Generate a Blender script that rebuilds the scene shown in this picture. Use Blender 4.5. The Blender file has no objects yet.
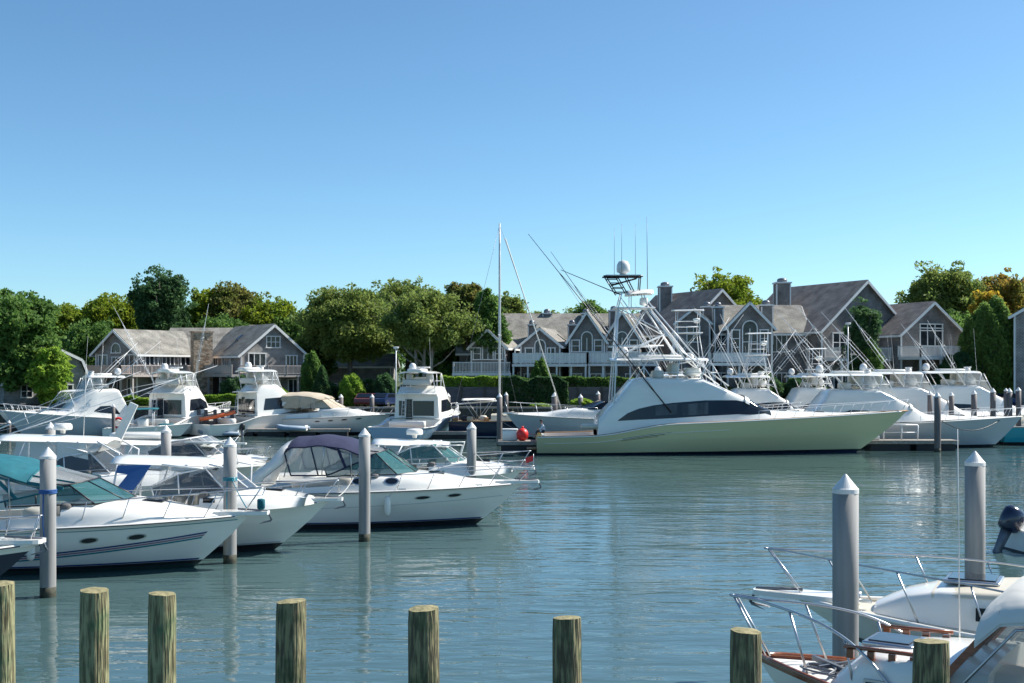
import bpy, math, random
import numpy as np
from mathutils import Vector, Matrix
random.seed(7); rng = np.random.default_rng(11)
R = math.radians; PI = math.pi
S = bpy.context.scene
col = S.collection
# ------------------------------------------------------------------ camera, sky, sun, exposure
F, HC, HY = 1200.0, 5.3, 372.0          # focal length in pixels, eye height, horizon row
cam = bpy.data.cameras.new('camera'); co = bpy.data.objects.new('camera', cam); col.objects.link(co)
co.location = (0, 0, HC); co.rotation_euler = (PI/2, 0, 0)
cam.sensor_width = 36; cam.lens = 36*F/1024; cam.shift_y = (HY-341.5)/1024
cam.clip_start = .1; cam.clip_end = 20000
S.camera = co
SUN_EL, SUN_AZ = R(44), R(70)           # azimuth from +Y towards +X
w = bpy.data.worlds.new('World'); S.world = w; w.use_nodes = True
nt = w.node_tree; bg = nt.nodes['Background']
sky = nt.nodes.new('ShaderNodeTexSky'); sky.sky_type = 'NISHITA'; sky.sun_disc = False
sky.sun_elevation = SUN_EL; sky.sun_rotation = SUN_AZ; sky.air_density = .72; sky.dust_density = .55; sky.ozone_density = 2.6; sky.altitude = 0
hs = nt.nodes.new('ShaderNodeHueSaturation'); hs.inputs['Saturation'].default_value = 1.08
nt.links.new(sky.outputs[0], hs.inputs['Color']); tn = nt.nodes.new('ShaderNodeMix'); tn.data_type = 'RGBA'; tn.blend_type = 'MULTIPLY'; tn.inputs[0].default_value = 1; tn.inputs[7].default_value = (.77, .955, .93, 1)
nt.links.new(hs.outputs[0], tn.inputs[6]); nt.links.new(tn.outputs[2], bg.inputs[0])
bg.inputs[1].default_value = .09
sl = bpy.data.lights.new('sun', 'SUN'); sl.energy = 3.9; sl.angle = R(.53); sl.color = (1, .955, .88)
so = bpy.data.objects.new('sun', sl); col.objects.link(so)
sd = Vector((math.sin(SUN_AZ)*math.cos(SUN_EL), math.cos(SUN_AZ)*math.cos(SUN_EL), math.sin(SUN_EL)))
so.rotation_euler = sd.to_track_quat('Z', 'Y').to_euler(); so.location = (60, 40, 80)
S.view_settings.view_transform = 'Standard'; S.view_settings.look = 'None'
S.view_settings.exposure = 1.02; S.view_settings.gamma = 1; S.view_settings.use_curve_mapping = False
S.render.engine = 'CYCLES'
try:
    S.cycles.max_bounces = 8; S.cycles.transparent_max_bounces = 16; S.cycles.use_denoising = True
    S.cycles.caustics_reflective = True; S.cycles.caustics_refractive = False
except Exception: pass
# ------------------------------------------------------------------ helpers
def X(px, Y): return (px-512)/F*Y
def Z(py, Y): return HC-(py-HY)/F*Y
def Yw(py): return F*HC/(py-HY)

class MB:
    def __init__(s): s.v = []; s.f = []; s.m = []; s.s = []
    def add(s, vs, fs, m=0, sm=False):
        b = len(s.v); s.v += [tuple(p) for p in vs]
        for f in fs: s.f.append(tuple(i+b for i in f)); s.m.append(m); s.s.append(sm)
        return s
    def box(s, c, d, m=0, M=None):
        c = Vector(c); h = Vector(d)/2
        vs = [c+Vector((sx*h.x, sy*h.y, sz*h.z)) for sz in (-1, 1) for sy in (-1, 1) for sx in (-1, 1)]
        if M is not None: vs = [M @ p for p in vs]
        return s.add(vs, [(0, 2, 3, 1), (4, 5, 7, 6), (0, 1, 5, 4), (2, 6, 7, 3), (0, 4, 6, 2), (1, 3, 7, 5)], m)
    def rbox(s, c, d, r=.04, m=0, M=None):      # box with a rounded top and chamfered edges
        x, y, z = d[0]/2, d[1]/2, d[2]/2; c = Vector(c); rings = []
        for zz, o in ((-z, r), (-z+r, 0), (z-r, 0), (z-r*.3, r*.3), (z, r)):
            rg = []
            for (a, b) in ((1, 1), (-1, 1), (-1, -1), (1, -1)):
                q = [(a*(x-o), b*(y-o-r)), (a*(x-o-r), b*(y-o))]
                if a*b < 0: q.reverse()
                rg += [c+Vector((u, v, zz)) for u, v in q]
            rings.append([M @ p for p in rg] if M is not None else rg)
        return s.loft(rings, m, True, True)
    def loft(s, rings, m=0, sm=True, caps=False, closed=True, cap_m=None):
        n = len(rings[0]); vs = [p for r in rings for p in r]; fs = []
        for i in range(len(rings)-1):
            for j in range(n if closed else n-1):
                k = (j+1) % n; fs.append((i*n+j, i*n+k, (i+1)*n+k, (i+1)*n+j))
        b = len(s.v); s.add(vs, fs, m, sm)
        if caps:
            s.f += [tuple(b+j for j in range(n))[::-1], tuple(b+(len(rings)-1)*n+j for j in range(n))]
            s.m += [m if cap_m is None else cap_m]*2; s.s += [False]*2
        return s
    def tube(s, path, r, n=6, m=0, closed=False, caps=True):
        path = [Vector(p) for p in path]; rings = []; L = len(path); up = None
        for i, p in enumerate(path):
            a = path[i-1] if (i or closed) else p; c = path[(i+1) % L] if (i < L-1 or closed) else p
            d = (c-a)
            if d.length < 1e-9: d = Vector((0, 0, 1))
            d.normalize()
            if up is None:
                up = Vector((0, 0, 1)) if abs(d.z) < .9 else Vector((1, 0, 0))
            u = d.cross(up); u.normalize(); v = u.cross(d); up = v
            rr = r[i] if isinstance(r, (list, tuple)) else r
            rings.append([p+(u*math.cos(2*PI*k/n)+v*math.sin(2*PI*k/n))*rr for k in range(n)])
        if closed: rings.append(rings[0])
        return s.loft(rings, m, True, caps and not closed)
    def bar(s, p, q, w, h, m=0):                # rectangular section bar, h along world up as far as possible
        p, q = Vector(p), Vector(q); d = (q-p).normalized()
        up = Vector((0, 0, 1)) if abs(d.z) < .95 else Vector((0, 1, 0))
        u = d.cross(up).normalized()*w/2; v = u.cross(d).normalized()*h/2
        return s.loft([[a+u+v, a-u+v, a-u-v, a+u-v] for a in (p, q)], m, False, True)
    def lathe(s, prof, n=16, c=(0, 0, 0), m=0, M=None, sm=True):
        c = Vector(c); rings = []
        for r, z in prof:
            rg = [Vector((r*math.cos(2*PI*k/n), r*math.sin(2*PI*k/n), z)) for k in range(n)]
            rings.append([(M @ p if M is not None else p)+c for p in rg])
        return s.loft(rings, m, sm, True)
    def prism(s, poly, d, m=0, sm=False):       # poly: 3D points, extruded by vector d
        d = Vector(d); poly = [Vector(p) for p in poly]
        return s.loft([poly, [p+d for p in poly]], m, sm, True)
    def grid(s, rows, m=0, sm=True): return s.loft(rows, m, sm, False, False)
    def build(s, name, mats, parent=None, label=None, cat=None, group=None, kind=None, loc=None, rz=0):
        me = bpy.data.meshes.new(name); me.from_pydata(s.v, [], s.f)
        for mt in (mats if isinstance(mats, (list, tuple)) else [mats]): me.materials.append(mt)
        me.polygons.foreach_set('material_index', s.m); me.polygons.foreach_set('use_smooth', s.s); me.update()
        return link(name, me, parent, label, cat, group, kind, loc, rz)
def link(name, me, parent=None, label=None, cat=None, group=None, kind=None, loc=None, rz=0):
    o = bpy.data.objects.new(name, me); col.objects.link(o)
    if parent: o.parent = parent
    if loc is not None: o.location = loc
    if rz: o.rotation_euler.z = rz
    for k, v in (('label', label), ('category', cat), ('group', group), ('kind', kind)):
        if v: o[k] = v
    return o
def thing(name, label, cat, loc, rz=0, group=None): return link(name, None, None, label, cat, group, None, loc, rz)
def kids(o): return [c for c in list(o.children)]
def copy_tree(o, parent=None):
    c = o.copy(); col.objects.link(c)
    if parent: c.parent = parent
    for ch in kids(o): copy_tree(ch, c)
    return c
def fix_normals(o):
    import bmesh
    bm = bmesh.new(); bm.from_mesh(o.data); bmesh.ops.recalc_face_normals(bm, faces=bm.faces); bm.to_mesh(o.data); bm.free()
# ------------------------------------------------------------------ materials
def mat(name, c, rough=.5, metal=0, c2=None, sc=(6, 6, 6), bump=0, bsc=None, detail=5, coat=0, lo=.35, hi=.65, spec=.5):
    m = bpy.data.materials.new(name); m.use_nodes = True; t = m.node_tree; b = t.nodes['Principled BSDF']
    b.inputs['Base Color'].default_value = (*c, 1); b.inputs['Roughness'].default_value = rough; b.inputs['Metallic'].default_value = metal
    b.inputs['Specular IOR Level'].default_value = spec
    if coat: b.inputs['Coat Weight'].default_value = coat; b.inputs['Coat Roughness'].default_value = .06
    if c2 is not None or bump:
        tc = t.nodes.new('ShaderNodeTexCoord'); mp = t.nodes.new('ShaderNodeMapping'); mp.inputs['Scale'].default_value = sc
        t.links.new(tc.outputs['Object'], mp.inputs[0]); n = t.nodes.new('ShaderNodeTexNoise'); n.inputs['Scale'].default_value = 1; n.inputs['Detail'].default_value = detail
        t.links.new(mp.outputs[0], n.inputs['Vector'])
        if c2 is not None:
            cr = t.nodes.new('ShaderNodeValToRGB'); cr.color_ramp.elements[0].position = lo; cr.color_ramp.elements[1].position = hi
            cr.color_ramp.elements[0].color = (*c, 1); cr.color_ramp.elements[1].color = (*c2, 1)
            t.links.new(n.outputs[0], cr.inputs[0]); t.links.new(cr.outputs[0], b.inputs['Base Color'])
        if bump:
            n2 = n
            if bsc:
                mp2 = t.nodes.new('ShaderNodeMapping'); mp2.inputs['Scale'].default_value = bsc; t.links.new(tc.outputs['Object'], mp2.inputs[0])
                n2 = t.nodes.new('ShaderNodeTexNoise'); n2.inputs['Scale'].default_value = 1; t.links.new(mp2.outputs[0], n2.inputs['Vector'])
            bp = t.nodes.new('ShaderNodeBump'); bp.inputs['Strength'].default_value = bump; bp.inputs['Distance'].default_value = .05
            t.links.new(n2.outputs[0], bp.inputs['Height']); t.links.new(bp.outputs[0], b.inputs['Normal'])
    return m
def clear(name, tint, alpha, rough=.05):        # clear vinyl or plain glass in one sheet
    m = mat(name, tint, rough); t = m.node_tree; b = t.nodes['Principled BSDF']
    tr = t.nodes.new('ShaderNodeBsdfTransparent'); mx = t.nodes.new('ShaderNodeMixShader'); mx.inputs[0].default_value = alpha
    tr.inputs[0].default_value = (*[.55+.45*x for x in tint], 1)
    out = t.nodes['Material Output']; t.links.new(tr.outputs[0], mx.inputs[1]); t.links.new(b.outputs[0], mx.inputs[2]); t.links.new(mx.outputs[0], out.inputs[0])
    return m
def leafmat(name, a, b, tr=.56):
    a = [x*2.4 for x in a]; b = [x*2.4 for x in b]
    m = bpy.data.materials.new(name); m.use_nodes = True; t = m.node_tree; p = t.nodes['Principled BSDF']
    tc = t.nodes.new('ShaderNodeTexCoord'); n = t.nodes.new('ShaderNodeTexNoise'); n.inputs['Scale'].default_value = .55; n.inputs['Detail'].default_value = 4; n.inputs['Roughness'].default_value = .75
    t.links.new(tc.outputs['Object'], n.inputs['Vector'])
    cr = t.nodes.new('ShaderNodeValToRGB'); cr.color_ramp.elements[0].position = .36; cr.color_ramp.elements[1].position = .64
    cr.color_ramp.elements[0].color = (*a, 1); cr.color_ramp.elements[1].color = (*b, 1)
    t.links.new(n.outputs[0], cr.inputs[0]); t.links.new(cr.outputs[0], p.inputs['Base Color']); p.inputs['Roughness'].default_value = .6; p.inputs['Specular IOR Level'].default_value = .25
    tl = t.nodes.new('ShaderNodeBsdfTranslucent'); t.links.new(cr.outputs[0], tl.inputs[0])
    mx = t.nodes.new('ShaderNodeMixShader'); mx.inputs[0].default_value = tr
    t.links.new(p.outputs[0], mx.inputs[1]); t.links.new(tl.outputs[0], mx.inputs[2]); t.links.new(mx.outputs[0], t.nodes['Material Output'].inputs[0])
    return m
def shingle(name, c, c2, mortar, bw, bh, roof=False, rough=.85):
    m = bpy.data.materials.new(name); m.use_nodes = True; t = m.node_tree; p = t.nodes['Principled BSDF']; p.inputs['Roughness'].default_value = rough
    tc = t.nodes.new('ShaderNodeTexCoord'); sp = t.nodes.new('ShaderNodeSeparateXYZ'); t.links.new(tc.outputs['Object'], sp.inputs[0])
    ad = t.nodes.new('ShaderNodeMath'); ad.operation = 'ADD'; t.links.new(sp.outputs[0], ad.inputs[0]); t.links.new(sp.outputs[1], ad.inputs[1])
    cb = t.nodes.new('ShaderNodeCombineXYZ'); t.links.new(ad.outputs[0], cb.inputs[0]); t.links.new(sp.outputs[2], cb.inputs[1])
    br = t.nodes.new('ShaderNodeTexBrick'); br.inputs['Scale'].default_value = 1; br.inputs['Brick Width'].default_value = bw; br.inputs['Row Height'].default_value = bh
    br.inputs['Mortar Size'].default_value = bh*.09; br.inputs['Color1'].default_value = (*c, 1); br.inputs['Color2'].default_value = (*c2, 1); br.inputs['Mortar'].default_value = (*mortar, 1)
    t.links.new(cb.outputs[0], br.inputs['Vector'])
    n = t.nodes.new('ShaderNodeTexNoise'); n.inputs['Scale'].default_value = .9; n.inputs['Detail'].default_value = 6; t.links.new(tc.outputs['Object'], n.inputs['Vector'])
    mx = t.nodes.new('ShaderNodeMix'); mx.data_type = 'RGBA'; mx.blend_type = 'MULTIPLY'; mx.inputs['Factor'].default_value = 1
    mr = t.nodes.new('ShaderNodeMapRange'); mr.inputs[1].default_value = .3; mr.inputs[2].default_value = .7; mr.inputs[3].default_value = .58; mr.inputs[4].default_value = 1.25
    t.links.new(n.outputs[0], mr.inputs[0]); t.links.new(br.outputs[0], mx.inputs[6]); t.links.new(mr.outputs[0], mx.inputs[7]); t.links.new(mx.outputs[2], p.inputs['Base Color'])
    bp = t.nodes.new('ShaderNodeBump'); bp.inputs['Strength'].default_value = .6; bp.inputs['Distance'].default_value = .03; t.links.new(br.outputs['Fac'], bp.inputs['Height']); bp.invert = True
    t.links.new(bp.outputs[0], p.inputs['Normal'])
    return m
M = {}
M['gel'] = mat('white_gelcoat', (.85, .83, .78), .22, c2=(.77, .75, .69), sc=(.7, .7, 2.5), coat=.4, lo=.3, hi=.8)
M['cream'] = mat('cream_gelcoat', (.66, .60, .48), .35, c2=(.60, .54, .42), sc=(2, 2, 2))
M['deckw'] = mat('white_nonskid', (.72, .71, .67), .6, c2=(.64, .63, .59), sc=(4, 4, 4), bump=.1, bsc=(60, 60, 60))
M['sage'] = mat('sage_green_paint', (.66, .625, .37), .3, c2=(.64, .605, .355), sc=(.3, .3, 1), coat=.12)
M['palegrey'] = mat('pale_grey_hull', (.50, .53, .55), .2, c2=(.46, .49, .51), sc=(.4, .4, 1), coat=.4)
M['bluegrey'] = mat('blue_grey_hull', (.20, .31, .42), .22, coat=.4)
M['navy'] = mat('navy_hull', (.012, .02, .05), .2, coat=.4)
M['bottom'] = mat('dark_bottom_paint', (.012, .016, .022), .5, c2=(.025, .03, .03), sc=(3, 3, 6))
M['bottomg'] = mat('green_bottom_paint', (.012, .035, .035), .4, c2=(.02, .05, .045), sc=(3, 3, 6))
M['black'] = mat('black_trim', (.015, .015, .018), .4)
M['stripe_b'] = mat('blue_stripe', (.03, .06, .18), .3); M['stripe_t'] = mat('teal_stripe', (.02, .20, .26), .3); M['stripe_m'] = mat('mauve_stripe', (.30, .18, .26), .3)
M['tealhull'] = mat('turquoise_hull', (.03, .36, .45), .2, coat=.4)
M['steel'] = mat('stainless_tube', (.50, .51, .53), .32, 1)
M['alu'] = mat('white_pipe', (.80, .80, .80), .3, c2=(.74, .74, .74), sc=(3, 3, 3))
M['gpipe'] = mat('grey_pole', (.16, .17, .19), .35, .3)
M['navyc'] = mat('navy_canvas', (.014, .018, .055), .9, c2=(.02, .026, .07), sc=(3, 3, 3), bump=.5, bsc=(2.5, 2.5, 5))
M['tealc'] = mat('teal_canvas', (.004, .10, .13), .8, c2=(.007, .13, .165), sc=(3, 3, 3), bump=.5, bsc=(2.5, 2.5, 5))
M['bluec'] = mat('blue_canvas', (.02, .09, .28), .8, bump=.4, bsc=(3, 3, 6))
M['tanc'] = mat('tan_canvas', (.50, .43, .33), .85, c2=(.44, .37, .28), sc=(2, 2, 2), bump=.5, bsc=(2, 2, 4))
M['whitec'] = mat('white_canvas', (.72, .70, .64), .8, c2=(.64, .62, .57), sc=(2, 2, 2), bump=.5, bsc=(2, 2, 3))
M['dark'] = mat('tinted_glass', (.010, .014, .022), .05, spec=.5)
M['tgl'] = clear('teal_windshield', (.07, .21, .22), .5); M['sgl'] = clear('smoked_windshield', (.08, .10, .12), .65)
M['vinyl'] = clear('clear_vinyl', (.72, .74, .74), .30, .12); M['vinylw'] = clear('milky_vinyl', (.75, .73, .68), .62, .2); M['clr'] = clear('clear_glass', (.5, .55, .55), .22, .03)
M['seat'] = mat('pale_upholstery', (.62, .60, .55), .6); M['inter'] = mat('dark_cockpit_vinyl', (.16, .15, .14), .7)  # inter: vinyl of an even dark grey, for the dashboards
M['teak'] = mat('teak', (.28, .15, .07), .55, c2=(.36, .21, .10), sc=(2, 30, 30)); M['varn'] = mat('varnished_mahogany', (.20, .055, .02), .15, c2=(.30, .09, .03), sc=(4, 30, 30), coat=.6)
M['red'] = mat('red_vinyl', (.75, .03, .025), .4); M['orange'] = mat('orange_plastic', (.80, .16, .05), .45); M['rubber'] = mat('grey_blue_rubber', (.20, .27, .35), .6, c2=(.24, .31, .39), sc=(2, 2, 2))
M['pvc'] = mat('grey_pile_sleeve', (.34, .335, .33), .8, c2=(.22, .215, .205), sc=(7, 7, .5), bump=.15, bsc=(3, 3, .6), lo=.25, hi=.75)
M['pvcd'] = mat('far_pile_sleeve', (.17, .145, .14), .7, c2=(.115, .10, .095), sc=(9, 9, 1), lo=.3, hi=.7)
M['cap'] = mat('white_cap', (.74, .74, .74), .45, c2=(.62, .62, .60), sc=(5, 5, 5))
M['algae'] = mat('waterline_growth', (.03, .03, .022), .8, c2=(.07, .07, .045), sc=(12, 12, 12))
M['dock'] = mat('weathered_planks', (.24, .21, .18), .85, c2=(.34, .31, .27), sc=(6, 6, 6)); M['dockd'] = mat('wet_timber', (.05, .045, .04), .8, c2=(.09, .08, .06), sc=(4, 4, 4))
M['float'] = mat('black_float', (.02, .02, .022), .6); M['trim'] = mat('white_trim_paint', (.76, .76, .75), .5, c2=(.70, .70, .69), sc=(3, 3, 3))
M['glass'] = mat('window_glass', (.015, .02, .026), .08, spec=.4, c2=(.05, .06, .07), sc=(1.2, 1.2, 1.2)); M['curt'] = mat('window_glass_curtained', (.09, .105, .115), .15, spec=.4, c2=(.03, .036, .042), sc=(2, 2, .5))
M['wall'] = shingle('grey_cedar_shingle', (.29, .28, .27), (.37, .355, .34), (.15, .14, .135), .16, .14)
M['walld'] = shingle('dark_cedar_shingle', (.215, .20, .195), (.28, .262, .255), (.10, .095, .09), .16, .14)
M['roof'] = shingle('grey_roof_shingle', (.235, .225, .20), (.295, .28, .245), (.16, .15, .13), .3, .12)
M['roofd'] = shingle('brown_roof_shingle', (.20, .175, .16), (.25, .22, .20), (.14, .12, .11), .3, .12)
M['stone'] = mat('fieldstone', (.26, .17, .11), .9, c2=(.52, .38, .27), sc=(2.2, 2.2, 3.4), bump=1, bsc=(3, 3, 4.5), detail=2, lo=.4, hi=.6)
M['conc'] = mat('stained_concrete', (.26, .25, .24), .9, c2=(.36, .35, .33), sc=(.8, .8, 1.5)); M['wallg'] = mat('dark_retaining_wall', (.075, .075, .085), .9, c2=(.12, .12, .13), sc=(.4, .4, 2))
M['deckwood'] = mat('greyed_deck_boards', (.38, .33, .31), .85, c2=(.47, .42, .39), sc=(5, 5, 2)); M['asph'] = mat('asphalt', (.05, .05, .052), .9, c2=(.065, .065, .065), sc=(5, 5, 5))
M['bark'] = mat('bark', (.10, .08, .065), .9, c2=(.18, .15, .12), sc=(6, 6, 1.2), bump=.6); M['barkp'] = mat('pale_bark', (.32, .29, .25), .9, c2=(.20, .18, .15), sc=(4, 4, 1.2), bump=.5)
M['skin'] = mat('skin', (.42, .24, .17), .6); M['shirtw'] = mat('white_shirt', (.75, .75, .76), .85); M['hair'] = mat('dark_hair', (.02, .015, .012), .7); M['shorts'] = mat('dark_trousers', (.03, .035, .05), .8); M['shirtp'] = mat('faded_shirt', (.30, .30, .42), .85)
M['carblk'] = mat('dark_car_paint', (.015, .016, .02), .2, coat=.6); M['carblu'] = mat('blue_car_paint', (.02, .035, .10), .2, coat=.6); M['carred'] = mat('maroon_car_paint', (.12, .03, .03), .25, coat=.5); M['tyre'] = mat('tyre', (.02, .02, .02), .9)
G_ = dict(green=((.035, .075, .018), (.075, .125, .03)), yel=((.125, .14, .012), (.065, .105, .012)), dark=((.022, .05, .022), (.045, .085, .03)), olive=((.065, .10, .028), (.105, .125, .03)),
          orange=((.17, .10, .02), (.08, .10, .02)), bright=((.09, .16, .02), (.14, .19, .03)), arb=((.045, .085, .022), (.085, .13, .03)), rust=((.10, .085, .025), (.065, .09, .022)), gold=((.26, .16, .015), (.12, .12, .02)))
LM = {k: leafmat(k+'_leaves', a, b) for k, (a, b) in G_.items()}
# ------------------------------------------------------------------ water and land
def water_mat():
    m = bpy.data.materials.new('harbour_water'); m.use_nodes = True; t = m.node_tree; p = t.nodes['Principled BSDF']
    p.inputs['Base Color'].default_value = (.055, .10, .10, 1); p.inputs['Roughness'].default_value = .02; p.inputs['IOR'].default_value = 1.38
    tc = t.nodes.new('ShaderNodeTexCoord')
    def noise(sc, det, rough=.5, dist=0):
        mp = t.nodes.new('ShaderNodeMapping'); mp.inputs['Scale'].default_value = sc; mp.inputs['Rotation'].default_value = (0, 0, R(8)); t.links.new(tc.outputs['Object'], mp.inputs[0])
        n = t.nodes.new('ShaderNodeTexNoise'); n.inputs['Scale'].default_value = 1; n.inputs['Detail'].default_value = det; n.inputs['Roughness'].default_value = rough; n.inputs['Distortion'].default_value = dist
        t.links.new(mp.outputs[0], n.inputs['Vector']); return n.outputs[0]
    def mul(a, v):
        q = t.nodes.new('ShaderNodeMath'); q.operation = 'MULTIPLY'; t.links.new(a, q.inputs[0])
        if isinstance(v, (int, float)): q.inputs[1].default_value = v
        else: t.links.new(v, q.inputs[1])
        return q.outputs[0]
    def add(a, b):
        q = t.nodes.new('ShaderNodeMath'); t.links.new(a, q.inputs[0]); t.links.new(b, q.inputs[1]); return q.outputs[0]
    A = noise((.75, 2.2, 1), 3, .5, .3); B = noise((.2, .55, 1), 2); P = noise((.035, .075, 1), 4, .6, .5)
    mr = t.nodes.new('ShaderNodeMapRange'); mr.inputs[1].default_value = .35; mr.inputs[2].default_value = .65; mr.inputs[3].default_value = .22; mr.inputs[4].default_value = 1.35
    t.links.new(P, mr.inputs[0])
    h = mul(add(mul(A, .036), mul(B, .052)), mr.outputs[0])
    bp = t.nodes.new('ShaderNodeBump'); bp.inputs['Strength'].default_value = 1; bp.inputs['Distance'].default_value = 1.0
    t.links.new(h, bp.inputs['Height']); t.links.new(bp.outputs[0], p.inputs['Normal'])
    return m
MB().add([(-900, -60, 0), (900, -60, 0), (900, 125, 0), (-900, 125, 0)], [(0, 1, 2, 3)]).build('water', water_mat(), kind='structure')
def ground_mat():
    m = mat('grass_ground', (.045, .065, .022), .95, c2=(.085, .10, .035), sc=(.35, .35, .35), bump=.4); return m
rows = []
for y, z in ((118.6, -1), (118.6, 1.45), (121, 1.6), (125, 1.75), (127, 2.4), (133, 2.7), (150, 3.2), (190, 3.6), (4000, 3.6)):
    rows.append([(x, y, z) for x in (-4000, -300, -100, -60, -20, 20, 60, 100, 300, 4000)])
MB().grid(rows, 0, False).build('ground', ground_mat(), kind='structure')
b = MB()
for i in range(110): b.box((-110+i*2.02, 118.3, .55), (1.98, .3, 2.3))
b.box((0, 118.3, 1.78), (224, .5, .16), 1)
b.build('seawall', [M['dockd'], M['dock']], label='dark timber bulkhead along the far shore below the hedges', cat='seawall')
MB().box((X(400, 122.5), 122.6, 1.69), (16, 4.6, .06)).build('car_park', M['asph'], kind='structure')
MB().box((X(985, 121.5), 121.6, 1.69), (16, 4.6, .06)).build('car_park', M['asph'], kind='structure')

# ------------------------------------------------------------------ foliage
def leaf_mesh(name, pts, size, m, jit=.4):
    pts = np.asarray(pts); n = len(pts)
    a = rng.normal(size=(n, 3)); a /= np.linalg.norm(a, axis=1)[:, None]
    c = rng.normal(size=(n, 3)); c -= (c*a).sum(1)[:, None]*a; c /= np.linalg.norm(c, axis=1)[:, None]
    s = size*(1+jit*rng.uniform(-1, 1, n))[:, None]
    nrm = np.cross(a, c)
    v = np.empty((n, 4, 3)); v[:, 0] = pts-a*s; v[:, 1] = pts+c*s*.55+nrm*s*.2; v[:, 2] = pts+a*s; v[:, 3] = pts-c*s*.55+nrm*s*.2
    me = bpy.data.meshes.new(name); me.vertices.add(n*4); me.vertices.foreach_set('co', v.reshape(-1).astype(np.float32))
    me.loops.add(n*4); me.loops.foreach_set('vertex_index', np.arange(n*4, dtype=np.int32))
    me.polygons.add(n); me.polygons.foreach_set('loop_start', np.arange(0, n*4, 4, dtype=np.int32)); me.polygons.foreach_set('loop_total', np.full(n, 4, dtype=np.int32))
    me.update(calc_edges=True); me.materials.append(m); return me
def clump_pts(cs, r, k, flat=.75):
    out = []
    for c in cs:
        rr = r*rng.uniform(.6, 1.35); d = rng.normal(size=(k, 3)); d /= np.linalg.norm(d, axis=1)[:, None]
        out.append(np.asarray(c)+d*(rr*rng.uniform(.35, 1.05, k)**.6)[:, None]*np.array([1, 1, flat]))
    return np.concatenate(out)
def ell(c, r, n, shell=.55, zmin=-9):
    d = rng.normal(size=(n*2, 3)); d /= np.linalg.norm(d, axis=1)[:, None]
    d = d*(rng.uniform(shell**3, 1, n*2)**(1/3))[:, None]; d = d[d[:, 2] > zmin][:n]
    return np.asarray(c)+d*np.asarray(r)
def tree(label, px, Y, top, wpx, lm, zg=2.6, bot=.28, nb=7, cr=1.0, lk=95, leaf=.2, bark='bark', dens=1.0, lean=0, cat='tree', trunks=1, group=None, name='tree', flat=.75, dy=.8):
    x = X(px, Y); zt = Z(top, Y); H = zt-zg; Wd = wpx/F*Y
    root = thing(name, label, cat, (x, Y, zg), 0, group)
    cz = H*(bot+1)/2; rz = H*(1-bot)/2
    blobs = [((0, 0, cz), (Wd*.32, Wd*.32*dy, rz*.84))]
    nb += 4
    for i in range(nb):
        a = 2*PI*(i*2.4+rng.uniform(-.3, .3))/nb; q = rng.uniform(.2, .37)*Wd; zz = cz+rng.uniform(-.6, .62)*rz
        k = max(.35, 1-abs(zz-cz)/rz*.75)
        blobs.append(((math.cos(a)*q*k, math.sin(a)*q*dy*k, zz), (Wd*rng.uniform(.11, .21), Wd*.17*dy, rz*rng.uniform(.2, .36))))
    cs = []
    for (c, r) in blobs:
        area = (r[0]*r[1]+r[0]*r[2]*2)*4
        cs.append(ell(c, r, max(8, int(area*dens*.75/cr**2)), .62))
    cs = np.concatenate(cs); cs = cs[cs[:, 2] < H-.2]
    sp = ell((0, 0, cz), (Wd*.5, Wd*.5*dy, rz*1.0), int(26*dens), .86); sp = sp[sp[:, 2] < H-.1]
    leaf_o = link('crown', leaf_mesh('crown', np.concatenate([clump_pts(cs, cr, lk, flat), clump_pts(sp, cr*.75, 38, flat)]), leaf, LM[lm], .6), root)
    t = MB()
    for k in range(trunks):
        ox = (k-(trunks-1)/2)*.5; r0 = max(.16, H*.026)/(1 if trunks == 1 else 1.4)
        top_p = Vector((lean+ox*2.5, 0, cz+rz*.2))
        path = [Vector((ox, 0, -.4))+(top_p-Vector((ox, 0, -.4)))*f+Vector((rng.normal()*.15*f, rng.normal()*.15*f, 0)) for f in (0, .2, .4, .6, .8, 1)]
        t.tube(path, [r0*1.3, r0, r0*.85, r0*.7, r0*.5, r0*.25], 8)
        for j in range(7):
            f = rng.uniform(.35, .9); p0 = path[0].lerp(path[-1], f); a = rng.uniform(0, 2*PI); L = Wd*rng.uniform(.22, .4)
            p2 = p0+Vector((math.cos(a)*L, math.sin(a)*L*dy, H*rng.uniform(.12, .3))); pm = p0.lerp(p2, .5)+Vector((0, 0, -.03*H))
            t.tube([p0, pm, p2], [r0*.45, r0*.3, r0*.08], 6)
    t.build('trunk', M[bark], root)
    return root
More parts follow.
